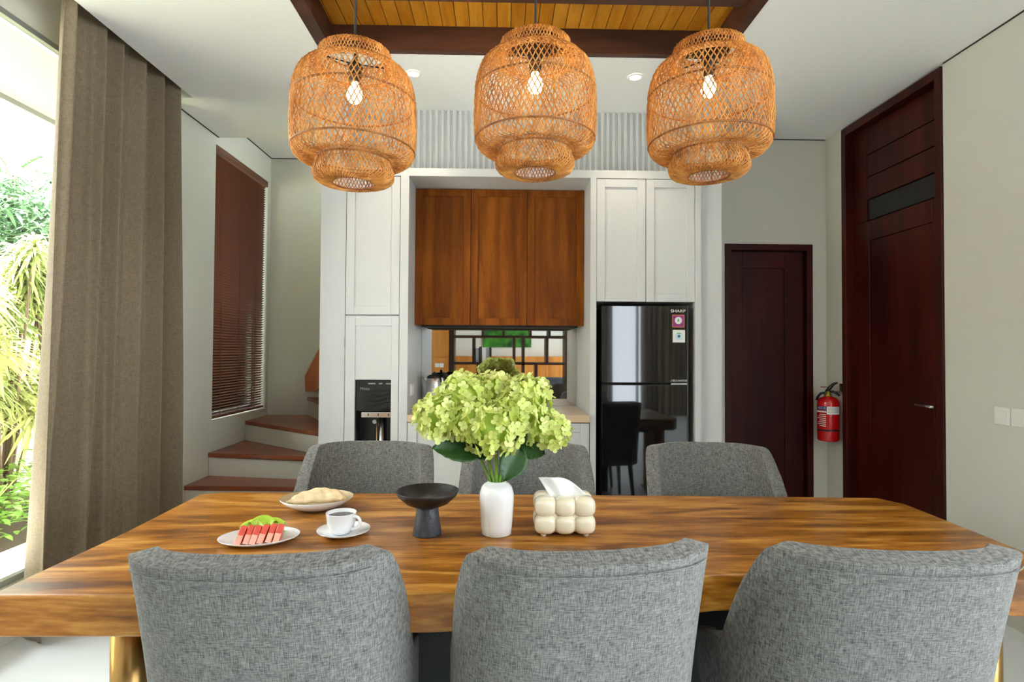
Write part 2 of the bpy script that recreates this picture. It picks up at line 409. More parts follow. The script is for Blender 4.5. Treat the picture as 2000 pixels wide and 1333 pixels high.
# dark strips coloured to stand in for the shade of the ceiling gaps
struct('shadow_strip_1', MB().box(XR-0.008, XR-0.001, 0.85, 3.16, CZ-0.006, CZ-0.0005), 'gap_dark', 'thin dark strip imitating shade where ceiling meets right wall', 'shadow_strip')
struct('shadow_strip_2', MB().box(1.48, XR-0.008, YB-0.008, YB-0.001, CZ-0.006, CZ-0.0005), 'gap_dark', 'thin dark strip imitating shade where ceiling meets back wall', 'shadow_strip')
struct('shadow_strip_3', MB().box(XL+0.001, XL+0.008, 3.80, 4.45, CZ-0.006, CZ-0.0005), 'gap_dark', 'thin dark strip imitating shade where ceiling meets left wall', 'shadow_strip')
struct('shadow_strip_4', MB().box(XL+0.001, XL+0.008, 4.47, YS-0.008, 3.209, 3.2145).box(XL+0.008, -1.2, YS-0.008, YS-0.001, 3.209, 3.2145), 'gap_dark', 'thin dark strip imitating shade around the stairwell ceiling', 'shadow_strip')

# ------------------------------------------------------------------ garden glazing
g = sthing('window_1', 'tall glazed garden opening left of the curtain', 'window', (-2.42, 0, 0.2))
MB().box(-2.45, -2.39, 1.205, 3.795, 0.201, 0.232).build('sill_frame', 'frame_metal', g)
MB().box(-2.45, -2.39, 1.205, 3.795, 2.955, 2.984).build('head_frame', 'frame_metal', g)
for yy in (1.205, 2.05, 3.745):
    MB().box(-2.45, -2.39, yy, yy+0.045, 0.232, 2.955).build('mullion', 'frame_metal', g)
for y0, y1 in ((1.25, 2.05), (2.095, 3.745)):
    MB().box(-2.424, -2.416, y0, y1, 0.232, 2.955).build('pane', 'clear_glass', g)
# exterior soffit
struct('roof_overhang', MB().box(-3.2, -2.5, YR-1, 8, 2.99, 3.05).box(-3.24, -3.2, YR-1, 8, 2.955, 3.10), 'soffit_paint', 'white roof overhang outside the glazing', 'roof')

# ------------------------------------------------------------------ blind window
g = sthing('window_2', 'tall stair window behind the brown venetian blind', 'window', (XL-0.12, 4.9, WZ0))
MB().box(XL-0.16, XL-0.12, WY0, WY0+0.04, WZ0, WZ1).box(XL-0.16, XL-0.12, WY1-0.04, WY1, WZ0, WZ1).box(XL-0.16, XL-0.12, WY0+0.04, WY1-0.04, WZ0, WZ0+0.04).box(XL-0.16, XL-0.12, WY0+0.04, WY1-0.04, WZ1-0.04, WZ1).build('window_frame', 'frame_metal', g)
MB().box(XL-0.144, XL-0.136, WY0+0.04, WY1-0.04, WZ0+0.04, WZ1-0.04).build('pane', 'clear_glass', g)
bl = thing('venetian_blind', 'brown wooden venetian blind on the stair window', 'blind', (XL-0.03, 4.9, WZ1-0.05))
MB().box(XL-0.055, XL+0.002, WY0+0.008, WY1-0.008, WZ1-0.055, WZ1-0.004).build('head_rail', 'slat_wood', bl, bevel=0.003)
MB().box(XL-0.045, XL-0.012, WY0+0.012, WY1-0.012, WZ0+0.012, WZ0+0.03).build('bottom_rail', 'slat_wood', bl, bevel=0.003)
nsl = 92; z0s, z1s = WZ0+0.05, WZ1-0.07
def slat_mesh(tilt):
    mb = MB(); L = (WY1-WY0)/2-0.012
    def fn(u, v):
        a = (v-0.5)*0.028; cr = 0.0016*(1-(2*v-1)**2)
        x = a*math.cos(tilt)+cr*math.sin(tilt); z = -a*math.sin(tilt)+cr*math.cos(tilt)
        return (x, (u*2-1)*L, z)
    mb.grid(fn, 2, 5)
    top = len(mb.v)
    mb.add([(x, y, z-0.0016) for x, y, z in mb.v], [tuple(reversed(f)) for f in mb.f])
    return mb.mesh('slat', 'slat_wood', True)
slat_me = slat_mesh(math.radians(-35))
for i in range(nsl):
    z = z0s+(z1s-z0s)*i/(nsl-1)
    o = obj('slat', slat_me, bl, local=True); o.location = (0, (WY0+WY1)/2-4.9, z-(WZ1-0.05))
for yy in (WY0+0.18, (WY0+WY1)/2, WY1-0.18):
    MB().box(XL-0.030, XL-0.027, yy-0.002, yy+0.002, WZ0+0.03, WZ1-0.055).build('ladder_cord', 'slat_wood', bl)

# ------------------------------------------------------------------ curtain
def curtain(name, label, x0, ytop, ybot, ztop, folds, amp, axis='y', group=None, seed=1, phase=0.0):
    rnd = random.Random(seed)
    ph = [rnd.uniform(0, 6.28) for _ in range(6)]
    def fn(u, v):
        k = 1-v
        a, bb = ytop[0]*v+ybot[0]*k, ytop[1]*v+ybot[1]*k
        uu = u+0.018*math.sin(2*PI*u*2.3+ph[0])+0.006*math.sin(5*v+ph[1]+9*u)
        y = a+(bb-a)*u
        s = math.sin(2*PI*folds*uu+phase+0.25*math.sin(3*v+ph[2]))
        s = math.copysign(abs(s)**0.72, s)
        s2 = math.sin(2*PI*folds*2.1*uu+ph[3]+1.2*v)
        A = amp*(0.62+0.38*k)*(0.8+0.3*math.sin(7.3*u+ph[4]))
        d = A*s+0.22*amp*s2
        y += 0.35*A*math.cos(2*PI*folds*uu+phase)
        z = 0.015+(ztop-0.015)*v
        return (x0+d, y, z) if axis == 'y' else (y, x0+d, z)
    mb = MB(); mb.grid(fn, 260, 40)
    o = mb.build(name, 'curtain_fabric', None, True)
    so = o.modifiers.new('thickness', 'SOLIDIFY'); so.thickness = 0.004
    return tag(o, label, 'curtain', group)
curtain('curtain', 'floor-length taupe linen curtain beside the garden glazing', -2.15, (2.74, 3.74), (2.60, 3.79), 3.2, 5.6, 0.085, seed=4)
curtain('curtain', 'taupe curtain nearer the shelf side of the rear window', YR+0.16, (1.75, 2.35), (1.75, 2.35), 2.95, 6, 0.045, 'x', seed=8)
curtain('curtain', 'taupe curtain at the far side of the rear window', YR+0.16, (2.95, 4.1), (2.95, 4.1), 2.95, 9, 0.045, 'x', seed=9)
g = sthing('window_3', 'rear living area window reflected in the fridge door', 'window', (2.95, YR-0.08, 0.08))
g4 = sthing('added_window', 'unseen side window added behind the camera for more daylight', 'window', (4.35, -2.8, 0.08))  # invented opening, out of view; brings daylight from the right rear
for yy in (-4.35, -2.7, -1.05, 0.6):
    MB().box(4.32, 4.38, yy, yy+0.05, 0.06, 2.85).build('mullion', 'frame_metal', g4)
for y0, y1 in ((-4.30, -2.7), (-2.65, -1.05), (-1.0, 0.6)):
    MB().box(4.346, 4.354, y0, y1, 0.06, 2.85).build('pane', 'clear_glass', g4)
for xx in (1.85, 2.92, 4.0):
    MB().box(xx, xx+0.05, YR-0.11, YR-0.05, 0.08, 2.75).build('mullion', 'frame_metal', g)
for x0, x1 in ((1.90, 2.92), (2.97, 4.0)):
    MB().box(x0, x1, YR-0.084, YR-0.076, 0.08, 2.75).build('pane', 'clear_glass', g)

# ------------------------------------------------------------------ kitchen surround
KT = 2.56; NT = 2.507
KL, KR = -1.186, 1.475
kw = MB()
kw.box(KL, -1.022, YK+0.012, YS, 0, CZ)                       # left pilaster and stair side wall
kw.box(1.325, KR, YK+0.03, YB+0.15, 0, CZ)                    # right pilaster
kw.box(-1.022, 1.325, 3.90, 3.96, KT, CZ)                     # bulkhead
kw.box(-1.022, 1.325, YK, 3.96, NT, KT)                       # head rail
kw.box(-0.664, -0.609, YK, 4.37, 0, NT); kw.box(0.590, 0.629, YK, 4.37, 0, NT)
kw.box(1.286, 1.325, YK, 4.37, 0, NT)
kw.box(-0.609, 0.590, 3.96, 4.37, NT, NT+0.03)                # niche soffit
kw.box(-1.022, 1.325, 4.37, 4.45, 0, CZ)                      # back
wk = struct('wall_kitchen', kw, 'cabinet_white', 'white kitchen surround with pilasters and niche', 'wall')
nb = 64; bpitch = (KR-0.01-(KL+0.01))/nb
bt = MB(); prof = [(-0.014, 0), (-0.0125, -0.008), (-0.006, -0.014), (0.006, -0.014), (0.0125, -0.008), (0.014, 0)]
bt.prism([(x, y) for x, y in prof], KT+0.002, CZ-0.001)
bmh = bt.mesh('batten', 'cabinet_white')
for i in range(nb):
    x = KL+0.01+bpitch*(i+0.5)
    o = obj('batten', bmh, wk); o.location = (x, 3.8995, 0)
    if x < -1.0: o.location.y = YK+0.0115
    if x > 1.31: o.location.y = YK+0.0295
# --- shaker door builder (front at y0, facing -Y)
def shaker(name, x0, x1, z0, z1, y0, mat, parent, stile=0.055, th=0.022, hole=None):
    fr = MB()
    fr.box(x0, x0+stile, y0, y0+th, z0, z1); fr.box(x1-stile, x1, y0, y0+th, z0, z1)
    fr.box(x0+stile, x1-stile, y0, y0+th, z0, z0+stile); fr.box(x0+stile, x1-stile, y0, y0+th, z1-stile, z1)
    d = fr.build(name, mat, parent, bevel=0.002)
    MB().box(x0+stile-0.004, x1-stile+0.004, y0+0.009, y0+th-0.002, z0+stile-0.004, z1-stile+0.004).build('panel', mat, d)
    return d
# tall larder with water dispenser
tc_ = thing('tall_cabinet', 'tall white larder cabinet beside the stairs housing the dispenser', 'cabinet', (-0.84, 4.0, 0))
tb = MB(); tb.box(-1.018, -1.0, YK+0.03, 4.36, 0.08, NT-0.005).box(-0.684, -0.666, YK+0.03, 4.36, 0.08, NT-0.005).box(-1.0, -0.684, 4.34, 4.36, 0.08, NT-0.005).box(-1.0, -0.684, YK+0.03, 4.34, 1.57, 1.59)
tb.build('body', 'cabinet_white', tc_)
shaker('door', -1.017, -0.668, 1.590, NT-0.004, YK+0.003, 'cabinet_white', tc_)
ld = MB()
ld.box(-1.017, -0.952, YK+0.003, YK+0.025, 0.10, 1.581); ld.box(-0.716, -0.668, YK+0.003, YK+0.025, 0.10, 1.581)
ld.box(-0.952, -0.716, YK+0.003, YK+0.025, 1.515, 1.581); ld.box(-0.952, -0.716, YK+0.003, YK+0.025, 0.10, 0.40)
ldo = ld.build('door', 'cabinet_white', tc_, bevel=0.002)
MB().box(-0.953, -0.715, YK+0.010, YK+0.022, 1.163, 1.516).build('panel', 'cabinet_white', ldo)
MB().box(-1.021, -1.0175, YK-0.002, YK+0.006, 1.38, 1.44).build('hinge', 'steel', ldo)
# water dispenser
wd = thing('water_dispenser', 'built-in black water dispenser in the tall white cabinet', 'dispenser', (-0.834, 3.85, 0.40))
MB().box(-0.955, -0.713, YK+0.16, YK+0.45, 0.401, 1.161).build('body', 'black_plastic', wd, bevel=0.004)
MB().box(-0.952, -0.716, YK+0.028, YK+0.16, 0.955, 1.161).build('control_panel', 'gloss_black', wd, bevel=0.006, seg=3)
MB().box(-0.912, -0.718, YK+0.020, YK+0.06, 0.915, 0.950).build('tap_bar', 'chrome', wd, bevel=0.004)
for xx in (-0.866, -0.80, -0.734): MB().box(xx-0.003, xx+0.003, YK+0.0185, YK+0.0205, 0.925, 0.941).build('tap_mark', 'black_plastic', wd)
MB().cyl((-0.80, YK+0.12, 0.42), (-0.80, YK+0.12, 0.915), 0.018, n=18).build('water_pipe', 'steel', wd, True)
MB().tube([(-0.829, YK+0.11, 0.915), (-0.828, YK+0.112, 0.7), (-0.826, YK+0.115, 0.45)], 0.0035, 8).build('water_line', 'brass', wd, True)
MB().cyl((-0.851, YK+0.14, 0.872), (-0.851, YK+0.158, 0.872), 0.014, n=20).build('outlet_button', 'label_white', wd)
T = lambda x, y, z: Matrix.Translation((x, y, z)) @ FACE_CAM
text_mesh('logo', 'Midea', 0.026, 'label_grey', T(-0.89, YK+0.0272, 1.102), wd)
for xx, t_ in ((-0.845, 'NORMAL'), (-0.788, 'HOT'), (-0.737, 'COLD')):
    text_mesh('marking', t_, 0.012, 'label_white', T(xx, YK+0.0272, 1.136), wd)
for k in range(4):
    p = []
    for i in range(13):
        u = i/12; p.append((-0.873+0.15*u, YK+0.022, 1.078-0.03*k+0.022*u+0.006*math.sin(6*u+k)))
    MB().tube(p, [0.0015+0.0035*math.sin(PI*i/12) for i in range(13)], 8).build('panel_ridge', 'gloss_black', wd, True)
# teak wall cabinet
YC = 3.98
wc = thing('wall_cabinet', 'brown teak wall cabinet with three shaker doors over the mirror', 'cabinet', (-0.01, 4.15, 1.54))
MB().box(-0.606, 0.587, YC+0.024, 4.345, 1.54, NT-0.002).build('body', 'teak_cabinet', wc, bevel=0.002)
for x0, x1 in ((-0.606, -0.2175), (-0.2145, 0.1815), (0.1845, 0.587)):
    shaker('door', x0, x1, 1.538, NT-0.003, YC, 'teak_cabinet', wc, stile=0.05)
MB().box(-0.56, 0.55, 4.02, 4.30, 1.527, 1.539).build('under_board', 'black_metal', wc)  # plain black slab below the teak cabinet
# overhead white cabinet above fridge
oc = thing('overhead_cabinet', 'white two-door cabinet above the black fridge', 'cabinet', (0.955, 4.0, 1.688))
MB().box(0.632, 1.283, YK+0.028, 4.36, 1.690, NT-0.004).build('body', 'cabinet_white', oc)
shaker('door', 0.631, 0.956, 1.688, NT-0.003, YK+0.003, 'cabinet_white', oc)
shaker('door', 0.960, 1.284, 1.688, NT-0.003, YK+0.003, 'cabinet_white', oc)
# fridge
fr = thing('fridge', 'glossy black two-door fridge with energy stickers', 'fridge', (0.955, 4.0, 0))
FX0, FX1 = 0.668, 1.243
MB().box(FX0+0.004, FX1-0.004, YK+0.075, 4.33, 0.03, 1.655).build('body', 'fridge_side', fr, bevel=0.005)
MB().box(0.632, FX0-0.012, 4.0, 4.02, 0.03, 1.68).build('cavity_shade', 'cavity_black', fr)  # black sheet standing in for the shade of the cavity beside the fridge
fz = MB().box(FX0, FX1, YK+0.012, YK+0.068, 1.150, 1.662).build('freezer_door', 'gloss_black', fr, bevel=0.004, seg=3)
fd = MB().box(FX0, FX1, YK+0.012, YK+0.068, 0.06, 1.138).build('fridge_door', 'gloss_black', fr, bevel=0.004, seg=3)
MB().box(FX0+0.002, FX1-0.002, YK+0.035, YK+0.074, 1.138, 1.150).build('door_gap', 'cavity_black', fr)
MB().box(FX1-0.008, FX1+0.0005, YK+0.009, YK+0.0118, 0.06, 1.662).build('edge_trim', 'fridge_side', fr)
MB().box(1.128, 1.235, YK+0.008, YK+0.036, 1.140, 1.149).build('handle_trim', 'chrome', fr, bevel=0.002)
YF = YK+0.0118
text_mesh('logo', 'SHARP', 0.026, 'label_white', T(1.176, YF, 1.628), fz, sx=1.3)
text_mesh('logo', 'J-TECH INVERTER', 0.0165, 'label_white', T(1.182, YF, 1.166), fz, sx=0.85)
s1 = MB().box(1.137, 1.218, YF-0.0012, YF, 1.520, 1.604).build('energy_sticker', 'sticker_orange', fz, bevel=0)
s1['label'] = 'purple sticker with orange edge'
MB().box(1.141, 1.214, YF-0.0016, YF-0.001, 1.524, 1.600).build('sticker_field', 'sticker_purple', s1)
def disc(cx, cz, r, y, n=24): return MB().add([(cx+r*math.cos(2*PI*k/n), y, cz+r*math.sin(2*PI*k/n)) for k in range(n)], [tuple(range(n))])
disc(1.1775, 1.566, 0.024, YF-0.0019).build('sticker_disc', 'label_white', s1)
MB().add([(1.172, YF-0.0022, 1.556), (1.183, YF-0.0022, 1.563), (1.180, YF-0.0022, 1.580), (1.172, YF-0.0022, 1.572)], [(0, 1, 2, 3)]).build('sticker_mark', 'sticker_green', s1)
s2 = MB().box(1.140, 1.222, YF-0.0012, YF, 1.420, 1.503).build('star_sticker', 'label_white', fz)
s2['label'] = 'white rating sticker'
disc(1.181, 1.460, 0.026, YF-0.0015).build('sticker_disc', 'sticker_pale', s2)
disc(1.181, 1.461, 0.010, YF-0.0018).build('sticker_disc', 'sticker_teal', s2)
arc = []
for k in range(7):
    a = math.radians(50+80*k/6); arc.append((a))
vs = [(1.181+r*math.cos(a), YF-0.0018, 1.461+r*math.sin(a)) for a in arc for r in (0.017, 0.023)]
MB().add(vs, [(2*k, 2*k+1, 2*k+3, 2*k+2) for k in range(6)]).build('sticker_arc', 'sticker_green', s2)
# base cabinet, worktop, mirror
bc = thing('base_cabinet', 'white base cabinet with shaker doors below the stone worktop', 'cabinet', (-0.01, 4.0, 0))
MB().box(-0.606, 0.587, YK+0.028, 4.36, 0.08, 0.888).build('body', 'cabinet_white', bc)
for i in range(3):
    x0 = -0.606+i*0.398; x1 = x0+0.395
    shaker('drawer_front' if False else 'door', x0, x1, 0.10, 0.884, YK+0.003, 'cabinet_white', bc, stile=0.06)
tag(MB().box(-0.607, 0.588, YK-0.018, 4.366, 0.890, 0.936).build('worktop', 'counter_stone', bevel=0.003), 'beige polished stone worktop inside the kitchen niche', 'worktop')
tag(MB().box(-0.607, 0.588, 4.346, 4.366, 0.937, 1.536).build('mirror', 'mirror'), 'mirror splashback between worktop and teak cabinet', 'mirror')
so_ = thing('wall_socket', 'double white socket on the niche side wall', 'socket', (-0.608, 3.86, 1.09))
MB().box(-0.6085, -0.600, 3.80, 3.93, 1.05, 1.13).build('plate', 'switch_plastic', so_, bevel=0.002)
for yy in (3.832, 3.897): MB().box(-0.6002, -0.598, yy-0.022, yy+0.022, 1.066, 1.114).build('outlet', 'switch_plastic', so_, bevel=0.001)
# kettle
kt = thing('kettle', 'stainless steel electric kettle with black handle on the worktop', 'kettle', (-0.48, 4.12, 0.937))
kx, ky, kz = -0.48, 4.12, 0.937
MB().lathe([(0.0, 0), (0.082, 0), (0.084, 0.018), (0.078, 0.022)], 32, (kx, ky, kz)).build('base', 'black_plastic', kt, True)
MB().lathe([(0.076, 0.022), (0.078, 0.03), (0.074, 0.10), (0.066, 0.17), (0.058, 0.215), (0.055, 0.22)], 36, (kx, ky, kz)).build('body', 'steel', kt, True)
MB().lathe([(0.056, 0.219), (0.055, 0.232), (0.04, 0.243), (0.0001, 0.247)], 28, (kx, ky, kz)).ball((kx, ky, kz+0.255), 0.012).build('lid', 'black_plastic', kt, True)
MB().tube([(kx+0.045, ky-0.01, kz+0.235), (kx+0.085, ky-0.018, kz+0.245), (kx+0.112, ky-0.024, kz+0.225), (kx+0.115, ky-0.025, kz+0.16), (kx+0.105, ky-0.023, kz+0.09), (kx+0.075, ky-0.016, kz+0.055)], [0.012, 0.014, 0.014, 0.013, 0.012, 0.011], 12).build('handle', 'black_plastic', kt, True)
MB().tube([(kx-0.048, ky, kz+0.19), (kx-0.07, ky, kz+0.212), (kx-0.082, ky, kz+0.222)], [0.016, 0.011, 0.007], 12).build('spout', 'steel', kt, True)

# ------------------------------------------------------------------ stairs
st = thing('staircase', 'white winder staircase with reddish wooden treads', 'staircase', (-1.7, 4.6, 0))
xl = XL+0.003; xr = KL-0.003; yb = YS-0.003
def line_at(p, q, x): t = (x-p[0])/(q[0]-p[0]); return (x, p[1]+t*(q[1]-p[1]))
def ext(p, q): return line_at(p, q, xr)
e0 = [(xl, 3.86), (xr, 3.84)]
e1 = [(xl, 4.06), (xr, 4.02)]
e2 = [(xl, 4.38), ext((xl, 4.38), (-1.43, 4.244))]
e3 = [(xl, 5.0), ext((xl, 5.0), (-1.393, 4.336))]
# fourth edge runs from the rear wall to the newel side
e4 = [(-1.845, yb), ext((-1.845, yb), (-1.616, 5.0))] 
e4[1] = (xr, 4.30)
steps = [
    (e0, [e0[0], e0[1], e1[1], e1[0]], 0.0, 0.21),
    (e1, [e1[0], e1[1], e2[1], e2[0]], 0.0, 0.39),
    (e2, [e2[0], e2[1], e3[1], e3[0]], 0.0, 0.563),
    (e3, [e3[0], e3[1], (xr, 4.30), e4[0], (xl, yb)], 0.0, 0.733),
    (e4, [e4[0], (xr, 4.32), (xr, yb)], 0.0, 0.905)]
for edge, poly, z0, z1 in steps:
    MB().prism(poly, z0, z1-0.032).build('riser', 'wall_paint', st)
    # nosing: shift the front edge forward by 15 mm
    p, q = Vector(edge[0]), Vector(edge[1]); d = (q-p).normalized(); nrm = Vector((d.y, -d.x))
    if nrm.y > 0 and edge is not e4: nrm = -nrm
    if edge is e4: nrm = Vector((-abs(d.y), -abs(d.x)))
    pl = list(poly); pl[0] = (edge[0][0] if edge is not e4 else edge[0][0]+nrm.x*0.015, edge[0][1]+nrm.y*0.015 if edge is not e4 else edge[0][1])
    pl[1] = (edge[1][0], edge[1][1]+nrm.y*0.015)
    MB().prism(pl, z1-0.032, z1).build('tread', 'tread_wood', st, bevel=0.003)
hr = thing('handrail', 'reddish wooden handrail end above the top stair tread', 'handrail', (-1.78, 5.30, 1.0))
rp = [(-1.828, 1.114), (-1.822, 0.972), (-1.72, 0.972), (-1.21, 1.60), (-1.21, 2.0), (-1.70, 1.375)]
mb = MB(); n = len(rp)
mb.add([(x, 5.30, z) for x, z in rp]+[(x, 5.37, z) for x, z in rp], [tuple(range(n)), tuple(range(n, 2*n))[::-1]]+[(i, n+i, n+(i+1)%n, (i+1)%n) for i in range(n)])
mb.build('rail_board', 'rail_wood', hr, bevel=0.003)
MB().box(-1.75, -1.71, 5.37, 5.468, 1.05, 1.10).build('bracket', 'black_metal', hr)

# ------------------------------------------------------------------ doors
d1 = sthing('door_1', 'tall dark mahogany door with transom on the right wall', 'door', (XR, 3.65, 0))
DY0, DY1 = 3.172, 4.123
fm = 'door_wood'
MB().box(XR-0.012, XR+0.14, DY0, DY0+0.05, 0, CZ-0.012).build('jamb', fm, d1, bevel=0.003)
MB().box(XR-0.012, XR+0.14, DY1-0.05, DY1, 0, CZ-0.012).build('jamb', fm, d1, bevel=0.003)
MB().box(XR-0.012, XR+0.14, DY0+0.05, DY1-0.05, CZ-0.07, CZ-0.012).build('head', fm, d1, bevel=0.003)
MB().box(XR+0.03, XR+0.075, DY0+0.05, DY0+0.065, 0, CZ-0.07).build('stop', fm, d1); MB().box(XR+0.03, XR+0.075, DY1-0.065, DY1-0.05, 0, CZ-0.07).build('stop', fm, d1)
lx0, lx1 = XR+0.055, XR+0.10
ly0, ly1 = DY0+0.066, DY1-0.066
lf = MB(); lf.box(lx0, lx1, ly0, ly0+0.09, 0.01, 2.29); lf.box(lx0, lx1, ly1-0.15, ly1, 0.01, 2.29); lf.box(lx0, lx1, ly0+0.09, ly1-0.15, 0.01, 0.16); lf.box(lx0, lx1, ly0+0.09, ly1-0.15, 2.15, 2.29)
leaf_o = lf.build('leaf', fm, d1, bevel=0.003)
MB().box(lx0+0.012, lx1-0.01, ly0+0.087, ly1-0.147, 0.157, 2.153).build('panel', fm, leaf_o)
MB().box(lx0+0.01, lx1, ly0, ly1-0.13, 2.30, 2.44).build('transom_louvre', 'black_wood', d1)
MB().box(lx0, lx1, ly1-0.128, ly1, 2.295, CZ-0.07).build('transom_stile', fm, d1, bevel=0.002)
for z0, z1 in ((2.445, 2.60), (2.605, 2.76), (2.765, CZ-0.072)):
    MB().box(lx0, lx1, ly0, ly1-0.13, z0, z1).build('transom_board', fm, d1, bevel=0.004)
hd = MB(); hd.tube([(lx0, ly0+0.035, 1.04), (lx0-0.05, ly0+0.035, 1.04), (lx0-0.055, ly0+0.045, 1.04), (lx0-0.055, ly0+0.165, 1.042)], 0.009, 10)
hd.build('handle', 'steel', leaf_o, True)
d2 = sthing('door_2', 'lower dark brown door on the back wall beside the kitchen', 'door', (2.08, YB, 0))
MB().box(1.742, 1.79, YB-0.012, YB+0.14, 0, 2.155).build('jamb', fm, d2, bevel=0.003)
MB().box(2.38, 2.428, YB-0.012, YB+0.14, 0, 2.155).build('jamb', fm, d2, bevel=0.003)
MB().box(1.742, 2.428, YB-0.012, YB+0.14, 2.155, 2.203).build('head', fm, d2, bevel=0.003)
dl = MB(); dl.box(1.792, 1.90, YB+0.04, YB+0.085, 0.01, 2.153).box(2.23, 2.378, YB+0.04, YB+0.085, 0.01, 2.153).box(1.90, 2.23, YB+0.04, YB+0.085, 0.01, 0.16).box(1.90, 2.23, YB+0.04, YB+0.085, 2.02, 2.153)
dlo = dl.build('leaf', fm, d2, bevel=0.003)
MB().box(1.897, 2.233, YB+0.05, YB+0.078, 0.157, 2.023).build('panel', fm, dlo)
# closed space behind the doors
# switches
for k, (y, lb) in enumerate(((2.80, 'white light switch on the right wall nearer the tall door'), (2.705, 'white light switch on the right wall cut by the frame edge'))):
    sw = thing('light_switch', lb, 'switch', (XR, y, 1.04), group='light switches on the right wall')
    MB().box(XR-0.009, XR-0.0005, y-0.044, y+0.044, 0.998, 1.086).build('plate', 'switch_plastic', sw, bevel=0.002)
    MB().box(XR-0.0115, XR-0.0085, y-0.027, y+0.027, 1.015, 1.069).build('rocker', 'switch_plastic', sw, bevel=0.001)

# ------------------------------------------------------------------ fire extinguisher
ex, ey, ez = 2.445, 4.16, 0.70
fe = thing('fire_extinguisher', 'red fire extinguisher hung in the corner between the dark doors', 'extinguisher', (ex, ey, ez))
R_ = 0.074
MB().lathe([(0.0001, 0.004), (0.05, 0), (0.066, 0.004), (R_, 0.016), (R_, 0.285), (0.07, 0.305), (0.056, 0.322), (0.03, 0.334), (0.022, 0.338)], 40, (ex, ey, ez)).build('cylinder', 'red_paint', fe, True)
MB().lathe([(0.0755, 0.080), (0.0755, 0.092)], 40, (ex, ey, ez)).build('strap', 'black_plastic', fe, True)
MB().lathe([(0.0001, 0.335), (0.028, 0.335), (0.030, 0.345), (0.018, 0.352), (0.016, 0.372), (0.0001, 0.374)], 20, (ex, ey, ez)).build('valve', 'brass_valve', fe, True)
dv = Vector((0.75, -0.66, 0)).normalized()
def ep(a, z): return (ex+dv.x*a, ey+dv.y*a, ez+z)
MB().tube([ep(-0.012, 0.365), ep(0.012, 0.40), ep(0.035, 0.425), ep(0.062, 0.438)], [0.014, 0.014, 0.011, 0.006], 8).build('upper_lever', 'black_plastic', fe, True)
MB().tube([ep(-0.005, 0.368), ep(0.03, 0.368), ep(0.06, 0.355), ep(0.075, 0.34)], [0.012, 0.010, 0.009, 0.007], 8).build('lower_lever', 'black_plastic', fe, True)
MB().tube([ep(-0.05, 0.402), ep(-0.01, 0.402), ep(0.01, 0.395)], 0.003, 6).build('safety_pin', 'red_paint', fe, True)
MB().tube([ep(-0.02, 0.36), ep(-0.05, 0.352), ep(-0.07, 0.325), ep(-0.078, 0.30)], 0.009, 8).build('hose', 'black_plastic', fe, True)
def wrap(a0, a1, z0, z1, r=R_+0.0008, n=14):
    mb = MB(); mb.grid(lambda u, v: (ex+r*math.cos(a0+(a1-a0)*u), ey+r*math.sin(a0+(a1-a0)*u), ez+z0+(z1-z0)*v), n, 2); return mb
A = math.radians
lb_ = wrap(A(232), A(310), 0.205, 0.262).build('instruction_label', 'label_white', fe)
wrap(A(150), A(230), 0.235, 0.262).build('brand_band', 'label_blue', fe)
wrap(A(150), A(230), 0.218, 0.228).build('white_band', 'label_white', fe)
for z_, a1 in ((0.25, 300), (0.243, 303), (0.236, 296), (0.226, 300), (0.219, 290)):
    wrap(A(238), A(a1), z_, z_+0.002, R_+0.0014).build('label_line', 'label_grey', lb_)
tm = text_mesh('brand_lettering', 'ASTA', 0.026, 'label_white', Matrix.Identity(4), None)
for v in tm.data.vertices:
    a = A(203)+v.co.x/R_; rr_ = R_+0.0016
    v.co = (ex+rr_*math.cos(a), ey+rr_*math.sin(a), ez+0.2485+v.co.y)
tm.parent = fe; tm.matrix_parent_inverse = wpos(fe).inverted()
for i, z_ in enumerate((0.20, 0.186, 0.172, 0.158, 0.144, 0.13, 0.116)):
    wrap(A(190-10*(i % 3)), A(228), z_, z_+0.005, R_+0.0008, 8).build('print_line', 'label_white', fe)
MB().box(XR-0.012, XR-0.001, ey-0.03, ey-0.002, ez+0.36, ez+0.43).box(XR-0.075, XR-0.012, ey-0.02, ey-0.012, ez+0.365, ez+0.372).build('wall_bracket', 'steel', fe)

# ------------------------------------------------------------------ dining table
TZ = 0.75; TB = 0.648
tb_ = thing('dining_table', 'long live-edge wooden slab dining table with brass legs', 'table', (0.18, 1.9, 0))
front = [(-1.245, 1.405), (-0.9, 1.404), (-0.5, 1.41), (-0.17, 1.418), (0.2, 1.455), (0.59, 1.53), (1.0, 1.545), (1.35, 1.50), (1.57, 1.46)]
right = [(1.605, 1.70), (1.62, 2.0), (1.628, 2.24)]
back = [(1.575, 2.335), (1.2, 2.355), (0.7, 2.37), (0.05, 2.388), (-0.6, 2.405), (-1.15, 2.425)]
left = [(-1.25, 2.385), (-1.232, 1.9)]
out = front+right+back+left
bmx = bmesh.new()
vb = [bmx.verts.new((x, y, TB)) for x, y in out]; vt = [bmx.verts.new((x, y, TZ)) for x, y in out]
n = len(out)
bmx.faces.new(vt); bmx.faces.new(vb[::-1])
for i in range(n): bmx.faces.new((vb[i], vb[(i+1) % n], vt[(i+1) % n], vt[i]))
me = bpy.data.meshes.new('table_top'); bmx.to_mesh(me); bmx.free(); me.materials.append(MATS['table_wood'])
obj('table_top', me, tb_, bevel=0.008, seg=3)
